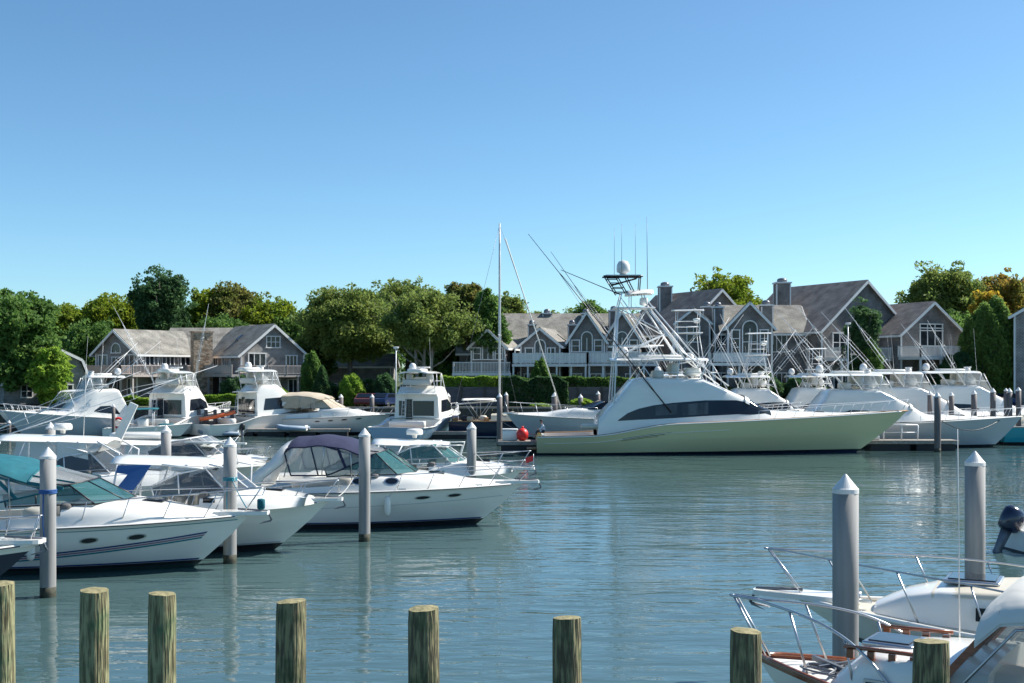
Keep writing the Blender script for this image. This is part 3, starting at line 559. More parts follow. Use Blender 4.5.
# ------------------------------------------------------------------ boats
class Hull:
    def __init__(s, L, B, fs, fb, rake=1.4, kw=.80, tm=.38, ps=2.6, pw=1.5, st=.08, draft=.55, tr=-.0, zpow=1.8, step=None, flare=.9):
        s.L, s.B, s.fs, s.fb, s.rake, s.kw, s.tm, s.ps, s.pw, s.st, s.draft, s.tr, s.zpow, s.step, s.flare = L, B, fs, fb, rake, kw, tm, ps, pw, st, draft, tr, zpow, step, flare
    def zs(s, t):
        z = s.fs+(s.fb-s.fs)*t**s.zpow
        if s.step:
            a, b, d = s.step; u = min(1, max(0, (t-a)/(b-a))); u = u*u*(3-2*u); z -= d*(1-u)
        return z
    def pt(s, t, r, side=1, off=0):
        if r < 0:
            p0 = s.pt(t, 0, side); k = Vector((t*(s.L-s.rake*1.15)+s.tr*(1-t)*0, 0, -s.draft*(1-t**3))); return p0.lerp(k, -r)
        r = min(1, r); t = min(1, max(0, t)); Lr = s.L-s.rake*(1-r)**1.15; x = t*Lr+s.tr*r*(1-t)
        hb = s.B/2*(s.kw+(1-s.kw)*r**.75); u = max(0, (t-s.tm)/(1-s.tm)); pr = s.pw+(s.ps-s.pw)*r**s.flare
        sh = 1-u**pr; sh *= 1-s.st*(max(0, s.tm-t)/s.tm)**2
        return Vector((x, side*(hb*sh+off), s.zs(t)*r))
    def x2t(s, x, r=1): return min(1, max(0, x/(s.L-s.rake*(1-r)**1.15)))
    def build(s, root, bands, mats, nt=30):
        rs = [b[0] for b in bands]; b = MB(); ts = [1-(1-i/nt)**1.35 for i in range(nt+1)]
        for side in (1, -1):
            for k in range(len(rs)-1):
                sub = max(1, int((rs[k+1]-rs[k])/.17)); rr = [rs[k]+(rs[k+1]-rs[k])*q/sub for q in range(sub+1)]
                b.grid([[s.pt(t, r, side) for t in ts] for r in rr], bands[k][1])
        for k in range(len(rs)-1):
            b.add([s.pt(0, rs[k], 1), s.pt(0, rs[k], -1), s.pt(0, rs[k+1], -1), s.pt(0, rs[k+1], 1)], [(0, 1, 2, 3)], bands[k][1])
        return b.build('hull', mats, root)
    def rail_strip(s, root, r=.045, m='gel', name='rub_rail', zo=0, t0=0, out=.01, rr=1.0):
        b = MB(); n = 30
        P = [s.pt(t0+(1-t0)*i/n, rr, 1, out)+Vector((0, 0, zo)) for i in range(n+1)]; Q = [Vector((p.x, -p.y, p.z)) for p in P]
        b.tube(P+Q[::-1][1:], r, 6); b.build(name, M[m], root)
    def deck(s, root, tc, m='deckw', camber=.08, drop=.03, t1=1.0, n=22):
        rows = []
        for i in range(n+1):
            t = tc+(t1-tc)*i/n; p = s.pt(t, 1, 1); w = max(0, p.y-.01)
            rows.append([Vector((p.x, w*q, p.z-drop+camber*(1-q*q)*min(1, w))) for q in (1, .6, .25, 0, -.25, -.6, -1)])
        return MB().grid(rows).build('deck', M[m], root)
    def cockpit(s, root, t0, tc, zf, cw=.22, m='gel', fm='deckw', bulk=True):
        b = MB(); n = 12
        for sd in (1, -1):
            A, Bq, C_ = [], [], []
            for i in range(n+1):
                t = t0+(tc-t0)*i/n; p = s.pt(t, 1, sd); A.append(p); q = Vector((p.x, p.y-sd*cw, p.z)); Bq.append(q); C_.append(Vector((q.x, sd*min(abs(q.y), s.pt(t, zf/s.zs(t), 1).y-.07), zf)))
            b.grid([A, Bq, C_], 0, False)
        fl = []
        for i in range(n+1):
            t = t0+(tc-t0)*i/n; p = s.pt(t, 1, 1); w_ = min(p.y-cw, s.pt(t, zf/s.zs(t), 1).y-.07); fl.append([Vector((p.x, w_, zf)), Vector((p.x, -w_, zf))])
        b.grid(fl, 1, False)
        p = s.pt(t0, 1, 1)
        b.box((p.x+.09, 0, (p.z+zf)/2), (.15, 2*s.pt(t0, zf/s.zs(t0), 1).y-.12, p.z-zf+.01))
        if bulk: p = s.pt(tc, 1, 1); b.box((p.x+.02, 0, (p.z+zf)/2-.03), (.05, 2*min(p.y-cw, s.pt(tc, zf/s.zs(tc), 1).y-.07), p.z-zf))
        b.build('cockpit', [M[m], M[fm]], root)
    def spot(s, root, t, r, a, b_, side, m='dark', name='porthole', rim='steel', n=16):  # oval light in the topside
        P, Q = [], []
        for k in range(n):
            c, d = math.cos(2*PI*k/n), math.sin(2*PI*k/n)
            P.append(s.pt(t+a*c/s.L, r+b_*d/s.zs(t), side, .018)); Q.append(s.pt(t+a*1.25*c/s.L, r+b_*1.35*d/s.zs(t), side, .012))
        o = MB().add(Q, [tuple(range(n))]).build(name, M[rim], root); MB().add(P, [tuple(range(n))]).build('pane', M[m], o)
    def stripe(s, root, t0, t1, ra, rb, m, name='stripe', n=26):
        b = MB()
        for sd in (1, -1): b.grid([[s.pt(t0+(t1-t0)*i/n, f(t0+(t1-t0)*i/n), sd, .008) for i in range(n+1)] for f in (ra, rb)])
        b.build(name, M[m], root)
class Loft:
    def __init__(s, st, rnd=.35, camber=.06, NV=24): s.st, s.rnd, s.camber, s.NV = st, rnd, camber, NV
    def at(s, x):
        st = s.st
        if x <= st[0][0]: return st[0][1:]
        for a, b in zip(st, st[1:]):
            if x <= b[0]:
                f = (x-a[0])/(b[0]-a[0]); return tuple(p+(q-p)*f for p, q in zip(a[1:], b[1:]))
        return st[-1][1:]
    def pt(s, x, v):
        wb, wt, zb, zt = s.at(x); h = max(.001, zt-zb); sg = 1 if v <= .5 else -1; q = 2*(v if v <= .5 else 1-v)
        r = max(.0, min(s.rnd, h*.9, wt*.8)); yb = wt+(wb-wt)*r/h
        if q < .6: f = q/.6; y, z = wb+(yb-wb)*f, zb+(zt-r-zb)*f
        elif q < .85:
            f = (q-.6)/.25; y = (1-f)**2*yb+2*f*(1-f)*wt+f*f*(wt-r); z = (1-f)**2*(zt-r)+(1-(1-f)**2)*zt+f*f*s.camber*.2
        else: f = (q-.85)/.15; y = (wt-r)*(1-f); z = zt+s.camber*(.2+.8*(1-(1-f)**2))
        return Vector((x, sg*y, z))
    def nrm(s, x, v):
        e = .02; a = s.pt(x+e, v)-s.pt(x-e, v); b = s.pt(x, min(1, v+.004))-s.pt(x, max(0, v-.004)); n = a.cross(b)
        if n.length < 1e-9: return Vector((0, 0, 1))
        n.normalize(); p = s.pt(x, v); c = Vector((x, 0, s.at(x)[2])); return n if n.dot(p-c) >= 0 else -n
    def build(s, name, m, root, xs=None, v0=0, v1=1, aft=True, fwd=True):
        xs = xs or s.xs(); n = s.NV; b = MB(); rows = [[s.pt(x, v0+(v1-v0)*k/n) for k in range(n+1)] for x in xs]; b.grid(rows)
        if aft: b.add(rows[0], [tuple(range(n+1))])
        if fwd: b.add(rows[-1], [tuple(range(n+1))])
        return b.build(name, m if not isinstance(m, str) else M[m], root)
    def xs(s):
        o = []
        for a, b in zip(s.st, s.st[1:]):
            k = max(1, int((b[0]-a[0])/.35)); o += [a[0]+(b[0]-a[0])*i/k for i in range(k)]
        return o+[s.st[-1][0]]
    def sy(s, x, z):
        wb, wt, zb, zt = s.at(x); f = (z-zb)/max(.001, zt-zb); return wb+(wt-wb)*f
    def side_win(s, root, cols, m='dark', name='side_window', sides=(1, -1), off=.012, n=4, sub=5):
        for sd in sides:
            cc = []
            for a, b in zip(cols, cols[1:]):
                for i in range(sub): f = i/sub; cc.append(tuple(p+(q-p)*f for p, q in zip(a, b)))
            cc.append(cols[-1]); rows = [[Vector((x, sd*(s.sy(x, lo+(hi-lo)*k/n)+off), lo+(hi-lo)*k/n)) for k in range(n+1)] for x, lo, hi in cc]
            MB().grid(rows).build(name, M[m], root)
    def patch(s, root, x0, x1, v0, v1, m, name, off=.012, nx=8, nv=14):
        rows = [[s.pt(x0+(x1-x0)*i/nx, v0+(v1-v0)*k/nv)+s.nrm(x0+(x1-x0)*i/nx, v0+(v1-v0)*k/nv)*off for k in range(nv+1)] for i in range(nx+1)]
        return MB().grid(rows).build(name, M[m], root)
def bow_rail(root, H, t0, h0, h1, inset=.1, n=6, ext=0, r=.016, mid=False, m='steel', name='bow_rail', curve=1):
    b = MB(); N = 20; tops = []
    def foot(t, sd): p = H.pt(t, 1, sd); return Vector((p.x-(.05 if t > .97 else 0), sd*max(.06, abs(p.y)-inset), p.z))
    def top(t, sd):
        p = foot(t, sd); f = (t-t0)/(1-t0); return p+Vector((ext*f*f, -sd*.02, h0+(h1-h0)*(1-(1-f)**curve)))
    L = [top(t0+(1-t0)*i/N, 1) for i in range(N+1)]; Rr = [top(t0+(1-t0)*i/N, -1) for i in range(N+1)]
    b.tube([foot(t0, 1)]+L+[L[-1]*.5+Rr[-1]*.5+Vector((.06, 0, 0))]+Rr[::-1]+[foot(t0, -1)], r, 6)
    if mid:
        half = lambda p, t, sd: foot(t, sd).lerp(p, .52)
        b.tube([half(L[i], t0+(1-t0)*i/N, 1) for i in range(N+1)]+[half(Rr[i], t0+(1-t0)*i/N, -1) for i in range(N, -1, -1)], r*.75, 5)
    for k in range(1, n+1):
        t = t0+(1-t0)*k/n
        for sd in (1, -1): b.tube([foot(t-.012, sd), top(t, sd)], r*.9, 5)
    b.build(name, M[m], root)
def pulpit(root, H, ln=.9, w=.5, m='gel', anchor=True, z=.02):
    p = H.pt(1, 1); b = MB(); x0 = p.x-.9
    b.loft([[Vector((x, sy*ww, p.z+z+dz)) for sy, dz in ((1, 0), (1, .09), (-1, .09), (-1, 0))] for x, ww in ((x0, w*.62), (p.x, w*.5), (p.x+ln*.7, w*.4), (p.x+ln*.95, w*.3), (p.x+ln, w*.16))], 0, False, True)
    b.build('pulpit', M[m], root)
    if anchor:
        a = MB(); x = p.x+ln-.15; zz = p.z+z
        a.tube([(x-.7, 0, zz+.14), (x+.1, 0, zz+.1), (x+.22, 0, zz-.16)], .028, 6); a.loft([[Vector((x+.24, 0, zz-.14)), Vector((x+.2, .015, zz-.2)), Vector((x+.2, -.015, zz-.2))], [Vector((x-.05, .17, zz-.22)), Vector((x-.1, .16, zz-.25)), Vector((x-.08, .12, zz-.25))]], 0, False, True)
        a.loft([[Vector((x+.24, 0, zz-.14)), Vector((x+.2, .015, zz-.2)), Vector((x+.2, -.015, zz-.2))], [Vector((x-.05, -.17, zz-.22)), Vector((x-.1, -.16, zz-.25)), Vector((x-.08, -.12, zz-.25))]], 0, False, True)
        a.build('anchor', M['gpipe'], root)
def slab(root, name, m, x0, x1, w0, w1, z0, z1, th=.1, crown=.1, n=10):     # hardtop: curved across, rounded in plan
    b = MB(); rows_t, rows_b = [], []
    for i in range(n+1):
        f = i/n; x = x0+(x1-x0)*f; e = 1-.28*max(0, abs(2*f-1)-.72)/.28; w_ = (w0+(w1-w0)*f)*e; z = z0+(z1-z0)*f-(.25*crown*max(0, 2*f-1)**3)
        ring = [Vector((x, w_*q, z+crown*(1-q*q)+th*(1 if abs(q) < .97 else .45))) for q in (-1, -.97, -.7, -.35, 0, .35, .7, .97, 1)]
        ring += [Vector((x, w_*q, z+crown*(1-q*q)*.9)) for q in (.95, .5, 0, -.5, -.95)]
        rows_t.append(ring)
    b.loft(rows_t, 0, True, True); return b.build(name, M[m], root)
def dome(root, x, y, z, r, h, m='cap', name='radar_dome'):
    MB().lathe([(r*.5, 0), (r*.55, h*.12), (r*.95, h*.2), (r, h*.45), (r*.93, h*.7), (r*.65, h*.92), (r*.2, h)], 16, (x, y, z), 0).build(name, M[m], root)
def radome(root, x, y, z, r=.33, h=.26): MB().lathe([(.08, -.12), (.1, 0), (r*.96, .02), (r, h*.3), (r*.97, h*.75), (r*.8, h*.95), (.05, h)], 20, (x, y, z)).build('radar_dome', M['gel'], root)
def whip(root, p, h, lean=(0, 0), r=.014, m='cap'): p = Vector(p); MB().tube([p, p+Vector((lean[0], lean[1], h))], [r, r*.4], 5).build('antenna', M[m], root)
def tower(root, base, top, lv=2, r=.035, m='alu', ladder=True, name='tower', sag=0):
    b = MB(); base = [Vector(p) for p in base]; top = [Vector(p) for p in top]
    for p, q in zip(base, top): b.tube([p, q], r, 6)
    rings = [[p.lerp(q, k/lv) for p, q in zip(base, top)] for k in range(lv+1)]
    for k in range(1, lv+1):
        for i in range(4): b.tube([rings[k][i], rings[k][(i+1) % 4]], r*.75, 5)
    for k in range(lv):
        for i in (0, 2): b.tube([rings[k][i], rings[k+1][(i+1) % 4]], r*.6, 5); b.tube([rings[k][(i+1) % 4], rings[k+1][i]], r*.6, 5)
    o = b.build(name, M[m], root)
    if ladder:
        l = MB(); a, c = base[1].lerp(base[2], .5), top[1].lerp(top[2], .5); d = Vector((0, .19, 0))
        l.tube([a+d, c+d], r*.6, 5); l.tube([a-d, c-d], r*.6, 5); n = int((c-a).length/.33)
        for k in range(1, n): p = a.lerp(c, k/n); l.tube([p-d, p+d], r*.5, 5)
        l.build('ladder', M[m], o)
    return o
def outrigger(root, p, d, r=.03, m='alu', braces=True):
    p = Vector(p); d = Vector(d); b = MB(); b.tube([p, p+d*.5, p+d], [r, r*.75, r*.3], 6)
    u = d.normalized().cross(Vector((0, 1, 0))).normalized()
    if braces:
        for f in (.33, .6):
            c = p+d*f; b.tube([c-u*.22, c+u*.22], r*.4, 4); 
        b.tube([p+d*.08, p+d*.33+u*.22, p+d*.6+u*.22, p+d*.8], r*.2, 4); b.tube([p+d*.08, p+d*.33-u*.22, p+d*.6-u*.22, p+d*.8], r*.2, 4)
    b.build('outrigger', M[m], root)
def text_mesh(body, size, depth=.004):
    c = bpy.data.curves.new('txt', 'FONT'); c.body = body; c.size = size; c.extrude = depth
    o = bpy.data.objects.new('txt', c); col.objects.link(o); dg = bpy.context.evaluated_depsgraph_get(); me = bpy.data.meshes.new_from_object(o.evaluated_get(dg)); bpy.data.objects.remove(o); return me

def express(label, px_bow, Y, L, B, rz=0, fs=1.05, fb=1.4, hullm=('gel', 'bottom'), top='canvas', canvas='navyc', wind='sgl', ports=(), trunk_ports=(), stripes=(), arch=True, rail_h=(.55, .7), tname='express_cruiser', deckz=.5, wx=.60, wf=.70, roofz=3.2, mid=False, pul=.8, group=None, radar=False, boot='black', tan=False, rake=1.7, tlen=.42, vin='vinyl', bulge=0, rail_t0=.42, hx=None, wh=.72, cx=(0, 0)):
    c, s_ = math.cos(rz), math.sin(rz)
    root = thing(tname, label, 'boat', (X(px_bow, Y)-L*c, Y-L*s_, 0), rz, group)
    H = Hull(L, B, fs, fb, rake=rake, kw=.82, zpow=1.6)
    H.build(root, [(-1, 1), (0, 1), (.09, 2), (.15, 0), (.62, 0), (.66, 0), (1, 0)], [M[hullm[0]], M[hullm[1]], M[boot]])
    H.rail_strip(root, .05, 'gel'); H.rail_strip(root, .016, 'black', 'rub_insert', -.0, 0, .055)
    tc = wx-.06; H.deck(root, tc, 'deckw'); H.cockpit(root, .02, tc, .75, .3, 'gel')
    # cockpit coaming, trunk cabin with windscreen base
    hw = B/2; za = lambda t: H.zs(t)
    st = [(L*.07, hw*.86, hw*.80, za(.07)-.03, za(.07)+.12), (L*.2, hw*.92, hw*.84, za(.2)-.03, za(.2)+deckz*.75), (L*wx, hw*.93, hw*.80, za(wx)-.03, za(wx)+deckz),
          (L*wf, hw*.86, hw*.70, za(wf)-.03, za(wf)+deckz*.96), (L*(wf+.1), hw*.72, hw*.54, za(wf+.1)-.03, za(wf+.1)+deckz*.72), (L*(wf+.19), hw*.5, hw*.34, za(wf+.19)-.03, za(wf+.19)+deckz*.36), (L*.93, hw*.26, hw*.14, za(.93)-.03, za(.93)+.10), (L*.975, hw*.06, hw*.02, za(.975)-.03, za(.975)+.045)]
    T = Loft(st, .28, .05)
    xs = [x for x in T.xs() if x >= L*(wx-.03)]; T.build('trunk_cabin', 'gel', root, [L*(wx-.03)]+xs)
    for v0, v1 in ((0, .30), (.70, 1)):
        co_ = MB()
        xs2 = [L*.07+(L*(wx-.03)-L*.07)*i/14 for i in range(15)]; out = [[T.pt(x, v0+(v1-v0)*k/6) for k in range(7)] for x in xs2]
        inn = [[Vector((p.x, p.y*.86, p.z)) for p in r_] for r_ in out]; co_.grid(out); co_.grid(inn); co_.grid([[r_[6 if v0 == 0 else 0] for r_ in out], [r_[6 if v0 == 0 else 0] for r_ in inn]])
        co_.build('coaming', M['gel'], root)
    for k, y in enumerate((-.45, .45)): MB().rbox((L*(wx-.12), y*hw*.95, 1.25), (.55, .6, .9), .1).build('helm_seat', M['seat'], root)
    MB().rbox((L*.2, 0, 1.05), (.6, B*.62, .6), .1).build('aft_seat', M['seat'], root)
    MB().rbox((L*(wx-.02), -.1*B, 1.5), (.35, B*.6, .75), .08).build('dashboard', M['inter'], root)
    # windscreen
    zt = za(wx)+deckz; zw = zt+(wh if top != 'low' else .6); xa, xf, xt = L*(wx-.17), L*(wf+.015), L*(wx-.015)
    wb_, wt_ = hw*.82, hw*.66
    P = [(xa, wb_, zt-.06, xa-.1, wb_*.94, zt+.22), (xa+(xt-xa)*.5, wb_, zt-.02, xa+(xt-xa)*.45, wt_*1.12, zw-.14), (xt+(xf-xt)*.55, wb_*.86, zt, xt-.05, wt_, zw), (xf, wb_*.34, zt+.03, xt+.22, wt_*.42, zw+.04)]
    low = [Vector((a, b, c_)) for a, b, c_, *_ in P]+[Vector((a, -b, c_)) for a, b, c_, *_ in P[::-1]]; up = [Vector((a, b, c_)) for *_, a, b, c_ in P]+[Vector((a, -b, c_)) for *_, a, b, c_ in P[::-1]]
    fr = MB(); fr.tube(low, .022, 6); fr.tube(up, .026, 6)
    for a, b in zip(low, up): fr.tube([a, b], .022, 6)
    wo = fr.build('windshield', M['alu' if top == 'hard' else 'black'], root)
    for i in range(len(low)-1): MB().grid([[low[i], low[i+1]], [up[i], up[i+1]]], 0, False).build('pane', M[wind], wo)
    xar = L*.17
    if arch:
        b = MB(); pth = lambda f: [(xar-.25+1.3*f, 0)]
        ring = []
        for sd_y, zf, xo in ((1, za(.2)+.1, -.35), (.99, za(.2)+deckz, -.15), (.93, roofz-.75, .55), (.82, roofz-.3, .85), (.5, roofz-.14, 1.0), (0, roofz-.1, 1.05), (-.5, roofz-.14, 1.0), (-.82, roofz-.3, .85), (-.93, roofz-.75, .55), (-.99, za(.2)+deckz, -.15), (-1, za(.2)+.1, -.35)):
            y = sd_y*hw*.88; wx_ = .5 if abs(sd_y) > .9 else .4; ring.append([Vector((xar+xo-wx_*.5, y, zf)), Vector((xar+xo+wx_*.5, y, zf)), Vector((xar+xo+wx_*.5, y*.93, zf-.06)), Vector((xar+xo-wx_*.5, y*.93, zf-.06))])
        b.loft(ring, 0, True, True); b.build('radar_arch', M['gel'], root)
    if top == 'canvas':
        cv = MB(); rows = []; xA, xB = xar+.55+cx[0], xt+.05+cx[1]
        n = 12
        for i in range(n+1):
            f = i/n; x = xA-.5+(xB-xA+.5)*f; z = roofz-.05+.1*math.sin(PI*min(1, f*1.15))-.55*max(0, f-.62)**1.3*1.4; z += .02*math.sin(f*18)
            if f < .06: z -= .12
            rows.append([Vector((x, hw*q*.84, z-.30*abs(q)**3.2)) for q in (-1, -.95, -.8, -.5, 0, .5, .8, .95, 1)])
        cv.grid(rows); cv.grid([[p-Vector((0, 0, .025)) for p in r_] for r_ in rows]); cv.build('canopy', M[canvas], root)
        e1 = rows[-1]; k_ = [Vector((xt+.02+(.2 if abs(q) < .5 else .02), hw*.68*q, zw+.02)) for q in (-1, -.95, -.8, -.5, 0, .5, .8, .95, 1)]
        MB().grid([e1, k_], 0, False).build('front_curtain', M[vin], root)
        bb = MB()
        for sd in (-1, 1):
            top_e = [r_[0 if sd < 0 else -1] for r_ in rows]; bot = [Vector((xA-.3+(xt-.1-xA+.3)*f, sd*hw*.8, zt-.02+(zw-zt-.06)*max(0, f-.45)/.55)) for f in [i/n for i in range(n+1)]]
            MB().grid([top_e, bot], 0, False).build('side_curtain', M[vin], root)
            for i in (0, 4, 8, 12): bb.bar(top_e[i], bot[i], .035, .09)
            bb.tube(bot, .025, 5); bb.tube(top_e, .03, 5); bb.bar(top_e[6], bot[11], .03, .06)
        for i in (2, 7): bb.bar(e1[i], k_[i], .03, .07)
        bb.tube(e1, .03, 5)
        if not tan: bb.build('canvas_border', M[canvas], root)
        for f in (.15, .55, .85):
            fr2 = MB(); i = int(f*n); fr2.tube([rows[i][0]*1-Vector((.3-f*.4, 0, 1.0))]+[p-Vector((0, 0, .03)) for p in rows[i]]+[rows[i][-1]-Vector((.3-f*.4, 0, 1.0))], .018, 6)
            fr2.build('canopy_bow', M['steel'], root)
    if top == 'hard':
        xA, xB = hx or (L*.22, xt+.15); slab(root, 'hardtop', 'gel', xA, xB, hw*.76, hw*.66, roofz, roofz-.1, .09, .12)
        for sd in (-1, 1):
            b = MB(); b.tube([(xB-.25, sd*hw*.6, roofz), (xB+.55, sd*hw*.62, zw-.05), (xf-.3, sd*hw*.56, zt)], .03, 6); b.tube([(xA+.3, sd*hw*.7, roofz), (xA+.15, sd*hw*.86, za(.25)+.2)], .03, 6); b.tube([(xA+1.2, sd*hw*.7, roofz), (xA+.7, sd*hw*.86, za(.25)+.25)], .03, 6); b.tube([((xA+xB)/2, sd*hw*.68, roofz), (xt-.1, sd*hw*.7, zw)], .026, 6)
            b.tube([(xB-.9, sd*hw*.66, roofz), (xt+.6, sd*hw*.62, zt+.1)], .022, 6)
            b.build('hardtop_frame', M['alu'], root)
        e1 = [Vector((xB, hw*q*.6, roofz-.05)) for q in (-1, -.6, 0, .6, 1)]; k_ = [Vector((xt+.25, hw*.64*q, zw)) for q in (-1, -.6, 0, .6, 1)]
        MB().grid([e1, k_], 0, False).build('front_curtain', M[vin], root)
        for sd in (-1, 1): MB().grid([[Vector((xA+.9, sd*hw*.7, roofz)), Vector((xB, sd*hw*.6, roofz-.06))], [Vector((xA+.7, sd*hw*.84, zt-.05)), Vector((xt+.2, sd*hw*.68, zw))]], 0, False).build('side_curtain', M[vin], root)
        if radar: radome(root, (xA+xB)/2+.1, 0, roofz+.34)
    b = MB()
    if pul: pulpit(root, H, pul)
    bow_rail(root, H, rail_t0, rail_h[0], rail_h[1], .12, 6, pul*.7 if pul else .1, .016, mid)
    for t, r, a, bb_ in ports:
        for sd in (-1, 1): H.spot(root, t, r, a, bb_, sd)
    for x, z_, a, h_ in trunk_ports:
        for sd in (-1, 1):
            n = 16; q = [Vector((x+a*math.cos(2*PI*k/n), 0, z_+h_*math.sin(2*PI*k/n))) for k in range(n)]
            for p in q: p.y = sd*(T.sy(p.x, p.z)+.015)
            q2 = [Vector((x+a*1.25*math.cos(2*PI*k/n), 0, z_+h_*1.4*math.sin(2*PI*k/n))) for k in range(n)]
            for p in q2: p.y = sd*(T.sy(p.x, p.z)+.009)
            o = MB().add(q2, [tuple(range(n))]).build('porthole', M['steel'], root); MB().add(q, [tuple(range(n))]).build('pane', M['dark'], o)
    for t0, t1, a0, a1, w_, m_ in stripes: H.stripe(root, t0, t1, lambda t, a0=a0, a1=a1, t0=t0, t1=t1: a0+(a1-a0)*((t-t0)/(t1-t0))**1.8, lambda t, a0=a0, a1=a1, t0=t0, t1=t1, w_=w_: a0+w_+(a1-a0)*((t-t0)/(t1-t0))**1.8, m_)
    hx = T.pt(L*(wf+.08), .5)
    MB().rbox((hx.x, 0, hx.z+.0), (.55, .55, .09), .02).build('deck_hatch', M['dark'], root)
    return root, H, T

def sportfish(label, px_bow, Y, L, B, rz=0, kz=1.0, hullm='gel', bottom='bottom', twr=None, outr=None, dark=True, anchor_rail=True, clutter=True, ant=2, tname='sportfishing_yacht', group=None, conv=False, encl=False, hard=True, boot='black', trlabel=None, rake=2.3, fb=2.75, railh=.75, small=False):
    k = L/23.6; c, s_ = math.cos(rz), math.sin(rz); q = lambda x: x*k
    root = thing(tname, label, 'boat', (X(px_bow, Y)-L*c, Y-L*s_, 0), rz, group)
    H = Hull(L, B, 1.75*kz, fb*kz, rake=rake*k**.5, kw=.78, tm=.30, ps=2.2, pw=1.25, st=.06, zpow=1.4, step=(.14, .36, .62*kz), draft=.9*kz, flare=.7)
    H.build(root, [(-1, 1), (0, 1), (.055, 2), (.085, 0), (.5, 0), (1, 0)], [M[hullm], M[bottom], M[boot]], 40)
    H.rail_strip(root, .045, 'gel'); H.deck(root, .30, 'deckw', .14); H.cockpit(root, .015, .30, .62*kz, .28, 'gel', 'teak')
    hw = B/2; z = lambda v: v*kz
    if not conv:
        st = [(3.75, .80, .79, 1.1, 1.5), (3.85, .80, .78, 1.15, 2.3), (4.8, .80, .76, 1.3, 3.3), (5.5, .80, .74, 1.45, 4.15), (6.0, .80, .72, 1.55, 4.75), (6.5, .80, .71, 1.65, 4.88), (10.3, .80, .68, 2.1, 4.85), (11.3, .78, .64, 2.15, 4.42), (12.4, .75, .59, 2.2, 3.9), (13.1, .73, .55, 2.2, 3.6), (14.2, .69, .50, 2.25, 2.95), (14.9, .65, .46, 2.3, 2.72), (17.5, .46, .30, 2.4, 2.62), (19.5, .28, .16, 2.48, 2.55)]
    else:
        st = [(7.6, .80, .74, 1.35, 4.1), (8.6, .80, .72, 1.5, 4.75), (11.0, .80, .68, 2.0, 4.8), (12.0, .79, .66, 2.1, 4.4), (13.2, .76, .62, 2.2, 3.75), (14.4, .70, .52, 2.25, 2.95), (16, .6, .42, 2.35, 2.75), (19, .3, .18, 2.45, 2.55)]
    T = Loft([(q(a), hw*b, hw*c_, z(d), z(e)) for a, b, c_, d, e in st], .32*kz, .07)
    T.build('deckhouse', 'gel', root)
    # tinted windows: long side band, raked windscreen
    if small: T.side_win(root, [(q(a), z(b), z(c_)) for a, b, c_ in ((6.0, 2.3, 2.35), (6.6, 2.35, 2.9), (7.6, 2.4, 3.2), (9.2, 2.5, 3.15), (10.2, 2.6, 2.7))]); xw0, xw1 = q(13.4), q(14.4)
    elif not conv:
        T.side_win(root, [(q(5.0), z(2.16), z(2.2)), (q(5.6), z(2.2), z(2.66)), (q(6.3), z(2.24), z(2.95)), (q(7.2), z(2.28), z(3.16)), (q(8.4), z(2.34), z(3.32)), (q(10.4), z(2.48), z(3.48)), (q(12.4), z(2.58), z(3.48)), (q(13.2), z(2.55), z(3.32)), (q(14.2), z(2.62), z(2.86))])
        xw0, xw1 = q(13.15), q(14.6)
    else:
        T.side_win(root, [(q(8.6), z(2.4), z(2.5)), (q(8.9), z(2.4), z(3.5)), (q(11.5), z(2.5), z(3.6)), (q(13.2), z(2.6), z(3.2)), (q(13.8), z(2.7), z(2.9))]); xw0, xw1 = q(13.2), q(14.3)
        b = MB(); xb = q(7.6)-.02; zl, zh = z(2.05), z(3.45)
        for y0, y1 in ((-.62, .12), (.42, .62)):
            f = MB().box((xb, hw*(y0+y1)/2, (zl+zh)/2), (.05, hw*(y1-y0)+.12, zh-zl+.12)); o = f.build('aft_window', M['gel'], root); MB().box((xb-.02, hw*(y0+y1)/2, (zl+zh)/2), (.05, hw*(y1-y0), zh-zl)).build('pane', M['dark'], o)
        MB().box((xb-.01, hw*.27, z(2.3)), (.05, .62, z(2.6))).build('salon_door', M['dark'], root)
        slab(root, 'flybridge_overhang', 'gel', q(6.3), q(8.2), hw*.72, hw*.72, z(4.05), z(4.1), .08, .03)
        l = MB()
        for sd in (-.17, .17): l.tube([(q(6.2), hw*.35+sd, z(1.0)), (q(6.9), hw*.35+sd, z(4.4))], .022, 6)
        for i in range(9): f = (i+.5)/9; l.tube([(q(6.2+.7*f), hw*.35-.17, z(1+3.4*f)), (q(6.2+.7*f), hw*.35+.17, z(1+3.4*f))], .018, 5)
        l.build('bridge_ladder', M['alu'], root)
    if dark: T.patch(root, xw0, xw1, .30, .70, 'dark', 'windshield', .014)
    if not conv:
        sb = MB(); 
        xs_ = [q(11.6+.16*i) for i in range(11)]
        sb.grid([[T.pt(x, v)+T.nrm(x, v)*.09 for v in [i/24*.44+.28 for i in range(25)]] for x in (q(12.95), q(13.2))]); sb.grid([[T.pt(x, v)+T.nrm(x, v)*o for v in [i/24*.44+.28 for i in range(25)]] for x, o in ((q(13.2), .09), (q(13.22), .0))])
        sb.build('brow', M['gel'], root)
    # flybridge furniture and hardtop
    zf = z(4.95); 
    MB().rbox((q(9.9), 0, zf+.35), (q(.9), hw*.62, .55), .12).build('helm_console', M['gel'], root)
    for sd in (-.22, .22): MB().rbox((q(8.7), hw*sd*1.6, zf+.55), (.5, .5, .8), .12).build('helm_seat', M['seat'], root)
    MB().rbox((q(7.7), 0, zf+.2), (q(.5), hw*1.0, .5), .1).build('bridge_seat', M['seat'], root)
    zh = z(6.02)
